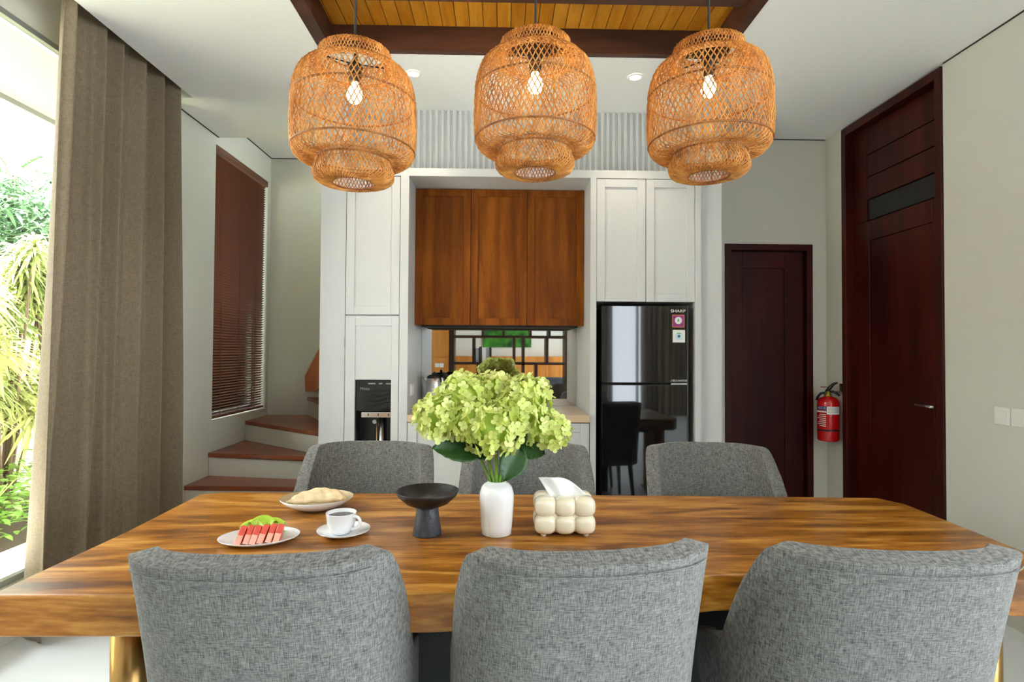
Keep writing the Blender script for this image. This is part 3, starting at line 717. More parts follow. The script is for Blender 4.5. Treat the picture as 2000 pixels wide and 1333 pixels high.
def leg_pair(x):
    for y in (1.74, 2.12):
        MB().cyl((x, y, 0.012), (x, y, TB-0.012), 0.052, n=28).build('leg', 'brass', tb_, True)
    MB().box(x-0.06, x+0.06, 1.66, 2.2, TB-0.012, TB-0.001).build('top_plate', 'brass', tb_, bevel=0.002)
    MB().box(x-0.06, x+0.06, 1.66, 2.2, 0.0, 0.012).build('foot_plate', 'brass', tb_, bevel=0.002)
leg_pair(-1.11); leg_pair(1.50)
MB().box(-1.04, 1.43, 1.86, 1.97, TB-0.07, TB-0.002).build('under_rail', 'black_metal', tb_, bevel=0.003)
MB().box(-0.70, 1.05, 1.875, 1.955, 0.0, TB-0.072).build('base_panel', 'black_metal', tb_, bevel=0.004)

# ------------------------------------------------------------------ chairs
def make_chair():
    root = thing('dining_chair', '', 'chair')
    BW, BD = 0.298, 0.27
    NU, NV = 131, 18
    cols = []
    for i in range(NU):
        t = -1+2*i/(NU-1)
        if abs(t) <= 0.66:
            a = t/0.66*PI/2
            s_, c_ = math.sin(a), math.cos(a)
            x = BW*math.copysign(abs(s_)**0.46, s_) if abs(s_) > 1e-9 else 0
            y = -BD*max(c_, 0)**0.46
        else:
            k = (abs(t)-0.66)/0.34; x = math.copysign(BW-0.03*k*k, t); y = 0.24*k
        cols.append((x, y))
    # even spacing along the path
    L = [0]
    for i in range(1, NU): L.append(L[-1]+math.dist(cols[i], cols[i-1]))
    even = []
    for i in range(NU):
        d = L[-1]*i/(NU-1); j = max(k for k in range(NU) if L[k] <= d+1e-9); j = min(j, NU-2)
        q = (d-L[j])/max(L[j+1]-L[j], 1e-9); even.append((cols[j][0]+(cols[j+1][0]-cols[j][0])*q, cols[j][1]+(cols[j+1][1]-cols[j][1])*q))
    def sm(a, b_, x): x = max(0, min(1, (x-a)/(b_-a))); return x*x*(3-2*x)
    def pt(i, j):
        x, y = even[i]
        t_ = max(0, y+0.210); h = max(0.585, 0.920-2.5*t_*t_/(t_+0.03))-0.10*sm(-0.05, 0.24, y)
        if y < -0.15: h -= 0.010*max(0, min(1, (abs(x)-0.255)/0.04))**2
        z = 0.37+(h-0.37)*j/(NV-1)
        bow = 0.058*(min(abs(x), BW)/BW)**2
        lean = -0.115*(max(0, z-0.42)/0.52)**1.25*(1-sm(-0.2, 0.15, y)*0.6)
        wx = x*(1+0.02*(z-0.6))
        return (wx, y+bow+lean-0.015, z)
    mb = MB()
    v = [pt(i, j) for j in range(NV) for i in range(NU)]
    f = [(j*NU+i, j*NU+i+1, (j+1)*NU+i+1, (j+1)*NU+i) for j in range(NV-1) for i in range(NU-1)]
    mb.add(v, f)
    o = mb.build('backrest', 'chair_fabric', root, True)
    so = o.modifiers.new('thickness', 'SOLIDIFY'); so.thickness = 0.058; so.offset = -1; so.use_even_offset = False
    bv = o.modifiers.new('bevel', 'BEVEL'); bv.width = 0.02; bv.segments = 3; bv.limit_method = 'ANGLE'; bv.angle_limit = 0.9
    # piping along the rear top edge
    top = [pt(i, NV-1) for i in range(NU)]
    ctr = Vector((0, 0.0, 0))
    pp = []
    for i in range(NU):
        if even[i][1] > -0.235: continue
        p = Vector(top[i]); d = Vector((p.x, p.y+0.02, 0)).normalized(); pp.append(tuple(p+d*0.0005-Vector((0, 0, 0.022))))
    pip = MB().tube(pp, 0.0017, 6).build('piping', 'chair_fabric', o, True)
    s = MB().box(-0.235, 0.235, -0.19, 0.27, 0.385, 0.475).build('seat', 'chair_fabric', root, bevel=0.035, seg=4)
    for sx in (-1, 1):
        for yy, sl in ((0.21, 0.03), (-0.19, -0.05)):
            MB().tube([(sx*0.20, yy, 0.39), (sx*0.225, yy+sl, 0.0)], [0.022, 0.013], 10).build('leg', 'black_wood', root, True)
    MB().box(-0.21, 0.21, -0.18, 0.235, 0.362, 0.386).build('seat_frame', 'black_wood', root)
    return root
ch = make_chair()
spots = [
    ((-0.520, 1.508), 1.5, 'grey fabric dining chair in front of the fruit plate, back to the viewer'),
    ((0.170, 1.528), 7.0, 'grey fabric dining chair in the middle of the near row, slightly turned'),
    ((0.888, 1.525), -2.5, 'grey fabric dining chair at the right end of the near row'),
    ((-0.580, 2.30), 181, 'grey fabric dining chair across the table near the stairs'),
    ((0.118, 2.305), 180, 'grey fabric dining chair across the table behind the flower vase'),
    ((0.932, 2.29), 177, 'grey fabric dining chair across the table in front of the fridge')]
for i, (p, a, lb) in enumerate(spots):
    o = ch if i == 0 else copy_tree(ch)
    o.location = (p[0], p[1], 0); o.rotation_euler = (0, 0, math.radians(a)); o['label'] = lb; o['group'] = 'grey chairs around the dining table'

# ------------------------------------------------------------------ pendant lamps
PZ = 1.948
PU = 0.018
prof = [(0.098, 2.394), (0.110, 2.400), (0.119, 2.394), (0.122, 2.374), (0.120, 2.352), (0.118, 2.339), (0.128, 2.335), (0.148, 2.337), (0.168, 2.329), (0.186, 2.309), (0.198, 2.276), (0.205, 2.235), (0.207, 2.18),
        (0.208, 2.13), (0.206, 2.085), (0.203, 2.058), (0.195, 2.038), (0.180, 2.026), (0.160, 2.023), (0.138, 2.027), (0.123, 2.024), (0.123, 2.009), (0.131, 1.993), (0.135, 1.976), (0.130, 1.960), (0.114, 1.951), (0.090, 1.947), (0.070, 1.948)]
prof = [(r, z-PZ) for r, z in prof]
# resample the profile finely
def resample(pr, n):
    L = [0]
    for i in range(1, len(pr)): L.append(L[-1]+math.dist(pr[i], pr[i-1]))
    res = []
    for k in range(n):
        d = L[-1]*k/(n-1); j = 0
        while j < len(pr)-2 and L[j+1] < d: j += 1
        q = (d-L[j])/(L[j+1]-L[j]); res.append((pr[j][0]+(pr[j+1][0]-pr[j][0])*q, pr[j][1]+(pr[j+1][1]-pr[j][1])*q))
    return res, L[-1]
PR, PL = resample(prof, 56)
lat = MB(); NS = 70
rnd = random.Random(3)
for sgn in (1, -1):
    for k in range(NS):
        a = 2*PI*(k+0.5*(sgn < 0))/NS+rnd.uniform(-0.012, 0.012); path = []
        wob = rnd.uniform(0, 6.28)
        for i, (r, z) in enumerate(PR):
            ds = PL/(len(PR)-1)
            a += sgn*ds*min(0.50/max(r, 0.1), 4.0)
            off = 0.0016*math.sin(i*1.9+wob)
            path.append(((r+off)*math.cos(a), (r+off)*math.sin(a), z+0.001*sgn))
        lat.tube(path, 0.0021, 4, caps=False)
lat_me = lat.mesh('woven_shade', 'rattan', True)
def hoop_mesh(r, z, rad=0.0032):
    return MB().tube([(r*math.cos(2*PI*k/48), r*math.sin(2*PI*k/48), z) for k in range(48)], rad, 6, closed=True).mesh('hoop', 'rattan_dark', True)
hoops = [hoop_mesh(*h) for h in ((0.098, 0.446), (0.119, 0.391), (0.204, 0.278), (0.204, 0.110), (0.124, 0.074), (0.070, 0.0))]
ribs = MB()
for k in range(4):
    a = 2*PI*k/4+0.5; ribs.tube([((r-0.003)*math.cos(a), (r-0.003)*math.sin(a), z) for r, z in PR[8:]], 0.0022, 4, caps=False)
ribs_me = ribs.mesh('wire_rib', 'rattan', True)
bulb_me = MB().lathe([(0.0001, -0.026), (0.011, -0.024), (0.021, -0.015), (0.0265, 0.0), (0.024, 0.016), (0.015, 0.032), (0.012, 0.046), (0.0001, 0.048)], 20).mesh('bulb', 'bulb_glow', True)
sock_me = MB().lathe([(0.0001, 0.046), (0.020, 0.046), (0.021, 0.09), (0.026, 0.094), (0.026, 0.106), (0.016, 0.112), (0.008, 0.13), (0.0001, 0.131)], 20).mesh('socket', 'black_plastic', True)
YP = 1.92
cord_me = {}
for i, (px, dz, rz, lb) in enumerate(((-0.505, -0.044, 0.4, 'woven rattan pendant lamp nearest the curtain, hanging lowest'),
                                  (0.113, 0.0, 1.3, 'darker orange woven rattan pendant lamp above the flowers'),
                                  (0.715, -0.004, 2.2, 'woven rattan pendant lamp nearest the tall door'))):
    pl = thing('pendant_lamp', lb, 'lamp', (px, YP, PZ+PU+dz), rz, 'rattan pendants over the table')
    sh = obj('woven_shade', lat_me, pl, local=True); sh['kind'] = 'stuff'
    for h in hoops: obj('hoop', h, sh, local=True)
    rb = obj('wire_frame', ribs_me, sh, local=True)
    obj('bulb', bulb_me, pl, local=True).location = (0, 0, 0.300)
    obj('socket', sock_me, pl, local=True).location = (0, 0, 0.300)
    MB().cyl((0, 0, 0.40), (0, 0, 3.15-(PZ+PU+dz)), 0.0042, n=8).build('cord', 'cord_black', pl, True, local=True)
    MB().tube([(-0.1, 0, 0.418), (0, 0, 0.41), (0.1, 0, 0.418)], 0.0025, 6).tube([(0, -0.1, 0.418), (0, 0, 0.41), (0, 0.1, 0.418)], 0.0025, 6).build('spider', 'black_metal', pl, True, local=True)
# downlights
for x, lb in ((-0.537, 'round recessed ceiling downlight between left and middle pendants'), (0.808, 'round recessed ceiling downlight between middle and right pendants')):
    d = thing('downlight', lb, 'light', (x, 3.38, CZ), group='recessed downlights over the kitchen')
    MB().lathe([(0.030, -0.002), (0.030, -0.006), (0.046, -0.005), (0.048, -0.0005)], 32, (x, 3.38, CZ)).build('ring', 'ceiling_paint', d, True)
    MB().lathe([(0.0001, -0.003), (0.030, -0.003)], 24, (x, 3.38, CZ)).build('lens', 'downlight_glow', d)
    ld_ = bpy.data.lights.new('downlight_beam', 'SPOT'); ld_.energy = 4; ld_.spot_size = 1.6; ld_.spot_blend = 0.6; ld_.color = (1, 0.87, 0.7); ld_.shadow_soft_size = 0.03
    lo = bpy.data.objects.new('downlight_beam', ld_); COL.objects.link(lo); lo.location = (x, 3.38, CZ-0.02)

# ------------------------------------------------------------------ table-top things
# fruit plate
fx, fy = -0.755, 1.80
fp = thing('fruit_plate', 'oval white plate holding the sliced watermelon', 'plate', (fx, fy, TZ), 0)
PT = Matrix.Translation((fx, fy, TZ)) @ Matrix.Rotation(0.22, 4, 'Z')
pl_prof = [(0.0001, 0.004), (0.07, 0.004), (0.09, 0.007), (0.118, 0.017), (0.1205, 0.0185), (0.118, 0.0145), (0.09, 0.003), (0.06, 0.0005), (0.0001, 0.0005)]
MB().lathe(pl_prof, 48, sx=1.0, sy=0.74).xform(PT).build('dish', 'porcelain', fp, True)
wm = MB()
def wedge(mat_top, w_, l_, h_, th):
    # triangular prism slice: rind along the bottom, flesh rising to a tip
    mb = MB(); mb.add([(-th/2, -l_/2, 0), (th/2, -l_/2, 0), (th/2, l_/2, 0), (-th/2, l_/2, 0), (-th/2, -l_*0.12, h_), (th/2, -l_*0.12, h_), (th/2, l_*0.12, h_), (-th/2, l_*0.12, h_)],
           [(0,3,2,1),(4,5,6,7),(0,1,5,4),(1,2,6,5),(2,3,7,6),(3,0,4,7)])
    return mb.mesh('watermelon_slice', mat_top)
wme = wedge('melon_red', 0.02, 0.082, 0.046, 0.019)
rme = MB().add([(-0.0085, -0.0425, 0.002), (0.0085, -0.0425, 0.002), (0.0085, -0.028, 0.026), (-0.0085, -0.028, 0.026), (-0.0085, -0.038, 0.002), (0.0085, -0.038, 0.002), (0.0085, -0.0235, 0.026), (-0.0085, -0.0235, 0.026)], [(0,1,2,3),(7,6,5,4),(0,4,5,1),(1,5,6,2),(2,6,7,3),(3,7,4,0)]).mesh('rind', 'melon_rind')
nth = ['first', 'second', 'third', 'fourth', 'fifth', 'sixth']
for i in range(6):
    u = i/5
    M = PT @ Matrix.Translation((-0.052+0.108*u, -0.016+0.004*math.sin(i*2.1), 0.0085)) @ Matrix.Rotation(math.radians(-4+3*math.sin(i*1.7)), 4, 'Z') @ Matrix.Rotation(math.radians(14), 4, 'Y')
    t = thing('watermelon_slice', '%s red watermelon slice from the left on the white plate' % nth[i], 'fruit', (0, 0, 0), group='watermelon slices on the plate')
    t.matrix_world = M; t.location, t.rotation_euler = M.to_translation(), M.to_euler()
    obj('flesh', wme, t, bevel=0.003, local=True); obj('rind', rme, t, local=True)
for i in range(3):
    mb = MB()
    def fn(u, v, i=i):
        a = -0.9+1.8*u; r = 0.048+0.022*(v-0.5)
        return (r*math.sin(a), -r*math.cos(a)+0.04, 0.026*math.sin(PI*v)*(1-0.6*abs(a/0.9)**2))
    mb.grid(fn, 14, 7)
    n0 = len(mb.v); mb.add([(x, y, -0.020) for x, y, z in mb.v], [tuple(reversed(f)) for f in mb.f])
    mb.xform(PT @ Matrix.Translation((-0.022+0.026*i, 0.030+0.004*i, 0.034+0.010*(i == 1))) @ Matrix.Rotation(PI+0.2*(i-1), 4, 'Z'))
    tag(mb.build('melon_slice', 'melon_green', None, True), ['leftmost', 'middle', 'rightmost'][i]+' green melon slice behind the watermelon', 'fruit', 'green melon slices on the plate')
# bread bowl
bx, by = -0.695, 2.17
PB = Matrix.Translation((bx, by, TZ)) @ Matrix.Rotation(0.18, 4, 'Z')
bp_ = thing('shallow_bowl', 'shallow beige oval bowl with the folded flatbread', 'bowl', (bx, by, TZ))
MB().lathe([(0.0001, 0.008), (0.06, 0.008), (0.10, 0.022), (0.131, 0.042), (0.133, 0.044)], 48, sy=0.86).xform(PB).build('inside', 'beige_plate', bp_, True)
MB().lathe([(0.133, 0.044), (0.1345, 0.0425), (0.105, 0.018), (0.07, 0.003), (0.06, 0.0005), (0.0001, 0.0005)], 48, sy=0.86).xform(PB).build('outside', 'porcelain', bp_, True)
mb = MB()
def fb(u, v):
    # folded flatbread: straight front fold, rounded rear edge lifted on the bowl rim
    x = -0.100+0.195*u; y = -0.052+0.020*u
    d = 0.105*math.sin(PI*u**0.85)**0.6
    z = 0.036+0.0015*math.sin(17*u)+0.0015*math.sin(31*u+9*v)
    return (x+0.012*v, y+d*v, z+0.022*v*math.sin(PI*u)**0.5+0.006*math.sin(PI*v))
mb.grid(fb, 26, 14)
tmpf = mb.build('flatbread', 'bread', None, True); mb2 = None
for v in tmpf.data.vertices: v.co = PB @ v.co
so = tmpf.modifiers.new('thickness', 'SOLIDIFY'); so.thickness = 0.012; so.offset = 0
tag(tmpf, 'folded golden flatbread lying in the beige bowl', 'bread')
# cup and saucer
cx_, cy_ = -0.518, 1.865
sau = thing('saucer', 'round white saucer under the coffee cup', 'saucer', (cx_, cy_, TZ))
MB().lathe([(0.0001, 0.004), (0.035, 0.004), (0.06, 0.010), (0.083, 0.018), (0.085, 0.0195), (0.083, 0.0155), (0.055, 0.004), (0.03, 0.0005), (0.0001, 0.0005)], 48, (cx_+0.008, cy_, TZ)).build('dish', 'porcelain', sau, True)
cup = thing('coffee_cup', 'white porcelain cup of black coffee on the saucer', 'cup', (cx_, cy_, TZ+0.004))
ccz = TZ+0.0045
MB().lathe([(0.0001, 0.001), (0.026, 0.0), (0.030, 0.004), (0.040, 0.018), (0.046, 0.038), (0.0485, 0.066), (0.0490, 0.068), (0.0465, 0.068), (0.044, 0.04), (0.036, 0.016), (0.0001, 0.008)], 44, (cx_, cy_, ccz)).build('bowl', 'porcelain', cup, True)
hp = [(0.046, 0.056), (0.060, 0.060), (0.072, 0.052), (0.074, 0.038), (0.064, 0.024), (0.042, 0.018)]
hv = Vector((0.93, -0.36))
MB().tube(smooth_path([(cx_+hv.x*a, cy_+hv.y*a, ccz+z) for a, z in hp]), 0.0052, 10).build('handle', 'porcelain', cup, True)
MB().lathe([(0.0001, 0.056), (0.0462, 0.056)], 40, (cx_, cy_, ccz)).build('coffee', 'coffee', cup)
# pedestal bowl
px_, py_ = -0.238, 1.87
pb = thing('pedestal_bowl', 'black pedestal bowl on a rough dark stone foot', 'bowl', (px_, py_, TZ))
MB().lathe([(0.0001, 0.098), (0.03, 0.0985), (0.065, 0.111), (0.092, 0.131), (0.100, 0.142), (0.1018, 0.1435), (0.1032, 0.142), (0.096, 0.127), (0.07, 0.103), (0.035, 0.088), (0.0001, 0.087)], 56, (px_, py_, TZ)).build('bowl', 'bowl_black', pb, True)
MB().lathe([(0.0001, 0.0005), (0.047, 0.0005), (0.0475, 0.004), (0.040, 0.045), (0.036, 0.086), (0.034, 0.0895)], 36, (px_, py_, TZ)).build('foot', 'stone_black', pb, True)
# vase
vx, vy = -0.010, 1.872
va = thing('vase', 'white ceramic bottle vase holding the hydrangeas', 'vase', (vx, vy, TZ))
MB().lathe([(0.0001, 0.001), (0.046, 0.0005), (0.050, 0.004), (0.052, 0.03), (0.0555, 0.08), (0.0575, 0.115), (0.0565, 0.135), (0.050, 0.155), (0.040, 0.166), (0.032, 0.170), (0.031, 0.174), (0.028, 0.174), (0.028, 0.168), (0.045, 0.145), (0.046, 0.02), (0.0001, 0.008)], 48, (vx, vy, TZ)).build('body', 'vase_ceramic', va, True)
# tissue box
tx, ty = 0.213, 1.885
tbx = thing('tissue_box', 'cream bubble-shaped ceramic tissue box beside the vase', 'tissue box', (tx, ty, TZ))
for i in range(3):
    for j in range(2):
        for k in range(2):
            c_ = (tx+(i-1)*0.064, ty+(j-0.5)*0.066, TZ+0.041+k*0.056)
            MB().cubish(c_, 0.0365, 0.038, 0.033).build('bubble', 'cream_ceramic', tbx, True)
MB().box(tx-0.085, tx+0.085, ty-0.052, ty+0.052, TZ+0.014, TZ+0.115).build('core', 'cream_ceramic', tbx, bevel=0.01)
for sx in (-1, 1):
    for sy in (-1, 1): MB().cyl((tx+sx*0.07, ty+sy*0.035, TZ), (tx+sx*0.07, ty+sy*0.035, TZ+0.016), 0.009, 0.012, 14).build('foot', 'cream_ceramic', tbx, True)
def ts(u, v):
    s_ = (u-0.5)*2
    wv = 0.036+0.044*v
    x = tx-0.004+s_*wv; y = ty+0.008*math.sin(9*u+2*v)*(0.4+v)
    z = TZ+0.112+v*(0.072-0.040*max(0, s_+0.25)**1.7-0.010*max(0, -s_-0.3)**2)
    return (x, y, z)
mb = MB(); mb.grid(ts, 30, 10)
o = mb.build('tissue', 'tissue', None, True)
so = o.modifiers.new('thickness', 'SOLIDIFY'); so.thickness = 0.0015
tag(o, 'white paper tissue pulled up from the bubble box', 'tissue')

# hydrangeas
rnd = random.Random(11)
pet = MB()
for k in range(4):
    a = PI/2*k+0.2
    ca, sa = math.cos(a), math.sin(a)
    pts = [(0.001, 0, 0), (0.005, 0.0058, 0.0030), (0.0105, 0.0084, 0.0048), (0.0158, 0.0062, 0.0056), (0.0182, 0.0, 0.0062), (0.0158, -0.0062, 0.0044), (0.0105, -0.0084, 0.0030), (0.005, -0.0058, 0.0022), (0.0100, 0.0, 0.0020)]
    pet.add([(x*ca-y*sa, x*sa+y*ca, z+0.0006*(k % 2)) for x, y, z in pts], [(q, 8, (q+1) % 8) for q in range(8)])
pet.ball((0, 0, 0.0015), 0.0022, n=6, m=4)
pet_me = pet.mesh('floret', 'petal', True)
heads = [  # centre offset from vase axis, radii, label
    ((-0.180, -0.015, 0.385), 0.088, 'hydrangea stem with the head drooping furthest left'),
    ((-0.115, 0.02, 0.452), 0.080, 'hydrangea stem with the upper left head'),
    ((-0.005, 0.055, 0.462), 0.076, 'hydrangea stem with the topmost central head'),
    ((0.095, 0.01, 0.445), 0.082, 'hydrangea stem with the upper right head'),
    ((-0.010, -0.062, 0.350), 0.094, 'hydrangea stem with the front central head hanging low'),
    ((0.160, -0.01, 0.340), 0.072, 'hydrangea stem with the lowest right head'),
    ((-0.085, -0.045, 0.375), 0.078, 'hydrangea stem with the left front head'),
    ((0.065, -0.03, 0.405), 0.075, 'hydrangea stem with the right front head')]
for (ox, oy, oz), R0, lb in heads:
    c = Vector((vx+ox, vy+oy, TZ+oz))
    root = Vector((vx+ox*0.10, vy+oy*0.10+0.003, TZ+0.03)); neck = Vector((vx+ox*0.12, vy+oy*0.12, TZ+0.175))
    hy = thing('hydrangea', lb, 'flower', tuple(root), group='pale green hydrangeas in the vase')
    mid = neck.lerp(c, 0.5)+Vector((ox*-0.12, oy*-0.1, 0.02))
    MB().tube([root, neck, mid, c-Vector((0, 0, R0*0.2))], [0.0048, 0.0050, 0.0046, 0.0042], 8).build('stem', 'stem_green', hy, True)
    hb = MB().ball(c, R0*0.80, R0*0.80, R0*0.72, 18, 12).build('flower_head', 'hydrangea_core', hy, True)
    nfl = int(92*(R0/0.08)**2)
    for i in range(nfl):
        z = 1-1.82*(i+0.5)/nfl; r = math.sqrt(max(0, 1-z*z)); a = i*2.39996+rnd.uniform(-0.2, 0.2)
        d = Vector((r*math.cos(a), r*math.sin(a), z))
        k = rnd.uniform(0.86, 1.06)
        p = c+Vector((d.x*R0*k, d.y*R0*k, d.z*R0*0.92*k))
        nd = (d+Vector((rnd.uniform(-.7, .7), rnd.uniform(-.7, .7), rnd.uniform(-.5, .7)))).normalized()
        q = nd.to_track_quat('Z', 'Y') @ Matrix.Rotation(rnd.uniform(0, 6.28), 3, 'Z').to_quaternion()
        o = bpy.data.objects.new('floret', pet_me); COL.objects.link(o); o.parent = hb
        o.matrix_parent_inverse = wpos(hb).inverted()
        s_ = rnd.uniform(0.85, 1.3)
        o.location = p; o.rotation_euler = q.to_euler(); o.scale = (s_, s_, s_)
def big_leaf(base, tip, width, droop, parent, nrm=Vector((0, -0.5, 1))):
    base, tip = Vector(base), Vector(tip); ax = tip-base; side = ax.cross(nrm).normalized(); up = side.cross(ax).normalized()
    def fn(u, v):
        wv = width*math.sin(PI*v**0.8)**0.75*(1+0.05*math.sin(60*v))
        s_ = (u-0.5)*2
        return tuple(base+ax*v+side*wv*s_+up*(0.010*abs(s_)-droop*v*v+0.002*math.sin(40*v)*abs(s_)))
    mb = MB(); mb.grid(fn, 9, 20)
    o = mb.build('leaf', 'dark_leaf', parent, True)
    so = o.modifiers.new('thickness', 'SOLIDIFY'); so.thickness = 0.0012
hy_l = [o for o in COL.objects if o.type == 'EMPTY' and o.name.startswith('hydrangea')]
zz = TZ
big_leaf((vx-0.045, vy-0.05, zz+0.275), (vx-0.205, vy-0.08, zz+0.292), 0.046, 0.0, hy_l[0], Vector((0, -1, 0.9)))
big_leaf((vx-0.008, vy-0.03, zz+0.285), (vx-0.085, vy-0.06, zz+0.262), 0.030, 0.0, hy_l[4], Vector((0, -1, 0.6)))
big_leaf((vx+0.075, vy-0.06, zz+0.292), (vx+0.020, vy-0.105, zz+0.196), 0.045, 0.0, hy_l[7], Vector((0.1, -1, 0.25)))
big_leaf((vx+0.082, vy-0.03, zz+0.295), (vx+0.155, vy-0.06, zz+0.270), 0.036, 0.0, hy_l[5], Vector((0, -1, 0.4)))
big_leaf((vx+0.045, vy-0.02, zz+0.285), (vx+0.098, vy-0.05, zz+0.350), 0.030, 0.0, hy_l[3], Vector((0, -1, 0.2)))

# ------------------------------------------------------------------ living area seen in the mirror
su = thing('shelf_divider', 'dark wooden open shelf divider reflected in the mirror', 'shelf', (0.15, -1.8, 0))
SX0, SX1, SY0, SY1 = -0.90, 1.22, -2.12, -1.70
MB().box(SX0-0.04, SX0+0.04, SY0, SY1, 0, 2.6).build('post', 'dark_shelf', su); MB().box(SX1-0.03, SX1+0.03, SY0, SY1, 0, 2.6).build('post', 'dark_shelf', su)
shz = [0.10, 0.62, 1.115, 1.61, 2.1, 2.57]
for z in shz: MB().box(SX0+0.04, SX1-0.03, SY0, SY1, z, z+0.045).build('shelf_board', 'dark_shelf', su)
for (x, a, b_) in ((-0.50, 2, 3), (-0.33, 3, 4), (0.25, 2, 3), (0.42, 1, 3), (0.86, 2, 3), (-0.42, 1, 2), (0.66, 1, 2), (0.05, 3, 4), (0.55, 3, 4), (0.9, 3, 4)):
    MB().box(x-0.024, x+0.024, SY0, SY1, shz[a]+0.045, shz[b_]).build('divider', 'dark_shelf', su)
bz = 1.1605
for i, (w_, h_, m_) in enumerate(((0.05, 0.26, 'book_grey'), (0.04, 0.29, 'book_black'), (0.06, 0.25, 'book_white'), (0.05, 0.27, 'book_grey'), (0.04, 0.28, 'book_black'))):
    x0 = -0.46+i*0.062
    bk = thing('book', ['pale grey book nearest the shelf divider post', 'black book beside the pale grey one', 'white book in the middle of the shelf row', 'grey book beside the white one', 'black book ending the shelf row'][i], 'book', (x0, -1.8, bz), group='books on the shelf divider')
    MB().box(x0, x0+w_, SY0+0.03, SY1-0.05, bz, bz+h_).build('cover', m_, bk, bevel=0.002)
    MB().box(x0+0.004, x0+w_-0.004, SY0+0.034, SY1-0.046, bz+h_-0.004, bz+h_+0.0005).build('pages', 'book_white', bk)
ow = thing('oak_cabinet', 'oak panelled cupboard left of the shelf divider in the mirror', 'cabinet', (-1.12, -1.9, 0))
MB().box(-1.30, -0.95, SY0, SY1, 0.0, 0.95).build('plinth', 'dark_shelf', ow)
MB().box(-1.30, -0.95, SY0, SY1-0.02, 0.952, 2.6).build('body', 'oak_panel', ow)
MB().box(-1.295, -0.955, SY1-0.018, SY1, 1.245, 2.59).build('door', 'oak_panel', ow, bevel=0.003); MB().box(-1.295, -0.955, SY1-0.018, SY1, 0.96, 1.24).build('door', 'oak_panel', ow, bevel=0.003)
ls = thing('light_switch', 'double white switch on the oak cupboard in the mirror', 'switch', (-1.13, SY1, 1.10))
for xx in (-1.17, -1.085): MB().box(xx-0.038, xx+0.038, SY1+0.0005, SY1+0.008, 1.06, 1.135).build('plate', 'switch_plastic', ls, bevel=0.002)
pa = thing('painting', 'green landscape painting on the rear wall in the mirror', 'painting', (0.15, YR+0.02, 1.46))
MB().box(-0.42, 0.72, YR+0.002, YR+0.03, 1.46, 1.95).build('canvas', 'painting_green', pa, bevel=0.002)
lo_ = thing('low_cabinet', 'long orange oak cabinet along the rear wall in the mirror', 'cabinet', (0.1, YR+0.2, 0))
MB().box(-1.6, 1.7, YR+0.01, YR+0.40, 0.08, 1.25).build('body', 'oak_panel', lo_, bevel=0.004)
for i in range(5):
    MB().box(-1.59+i*0.657, -1.59+i*0.657+0.648, YR+0.401, YR+0.42, 0.10, 1.235).build('door', 'oak_panel', lo_, bevel=0.003)
MB().box(-1.58, 1.68, YR+0.03, YR+0.38, 0.0, 0.08).build('plinth', 'dark_shelf', lo_)
sf = thing('sofa', 'dark grey sofa behind the shelf divider in the mirror', 'sofa', (0.4, -3.2, 0))
MB().box(-0.6, 1.5, -3.3, -2.5, 0.10, 0.42).build('seat_base', 'sofa_grey', sf, bevel=0.04, seg=3)
MB().box(-0.6, 1.5, -2.62, -2.42, 0.10, 0.85).build('backrest', 'sofa_grey', sf, bevel=0.05, seg=3)
MB().box(-0.8, -0.6, -3.3, -2.42, 0.10, 0.62).build('armrest', 'sofa_grey', sf, bevel=0.05, seg=3)
MB().box(1.5, 1.7, -3.3, -2.42, 0.10, 0.62).build('armrest', 'sofa_grey', sf, bevel=0.05, seg=3)
for x0 in (-0.58, 0.47): MB().box(x0, x0+1.02, -3.29, -2.64, 0.42, 0.54).build('cushion', 'sofa_grey', sf, bevel=0.04, seg=3)
for sx in (-0.7, 1.6):
    for sy in (-3.2, -2.5): MB().box(sx-0.03, sx+0.03, sy-0.03, sy+0.03, 0, 0.10).build('leg', 'black_wood', sf)

# ------------------------------------------------------------------ garden
struct('terrace', MB().box(-3.35, -2.5, -8, 9, -0.12, -0.02), 'terrace_stone', 'bright sunlit terrace strip outside the glazing', 'terrace')
struct('garden_bed', MB().box(-12, -3.35, -8, 14, -0.15, -0.05), 'soil', 'planted garden bed beyond the terrace', 'ground')
struct('garden_wall', MB().box(-4.85, -4.65, -8, 12, -0.05, 2.15).box(-4.88, -4.62, -8, 12, 2.15, 2.20), 'garden_wall_paint', 'cream boundary wall behind the garden plants', 'wall')
rnd = random.Random(21)
def blade(mb, base, d, L, wd_, droop, n=6):
    base = Vector(base); d = Vector(d).normalized()
    side = d.cross(Vector((0, 0, 1)))
    if side.length < 0.1: side = Vector((1, 0, 0))
    side.normalize(); o = len(mb.v); vs = []; fs = []
    for i in range(n):
        t = i/(n-1); p = base+d*L*t+Vector((0, 0, -droop*L*t*t)); wv = wd_*math.sin(PI*min(0.97, 0.12+0.85*t))
        vs += [p-side*wv, p+Vector((0, 0, -wv*0.35)), p+side*wv]
    for i in range(n-1):
        a = i*3; fs += [(a, a+1, a+4, a+3), (a+1, a+2, a+5, a+4)]
    mb.add(vs, fs)
def rosette(nb_, L, wd_, seed):
    r = random.Random(seed); mb = MB()
    for k in range(nb_):
        a = k*2.39996; el = 1.2-1.5*k/nb_
        blade(mb, (0, 0, -0.10*k/nb_), (math.cos(a)*math.cos(el), math.sin(a)*math.cos(el), math.sin(el)), L*r.uniform(0.8, 1.1), wd_, r.uniform(0.55, 0.95), 6)
    return mb.mesh('leaf_rosette', 'variegated_leaf', True)
ros = [rosette(84, 0.27, 0.0115, 1), rosette(72, 0.24, 0.012, 2)]
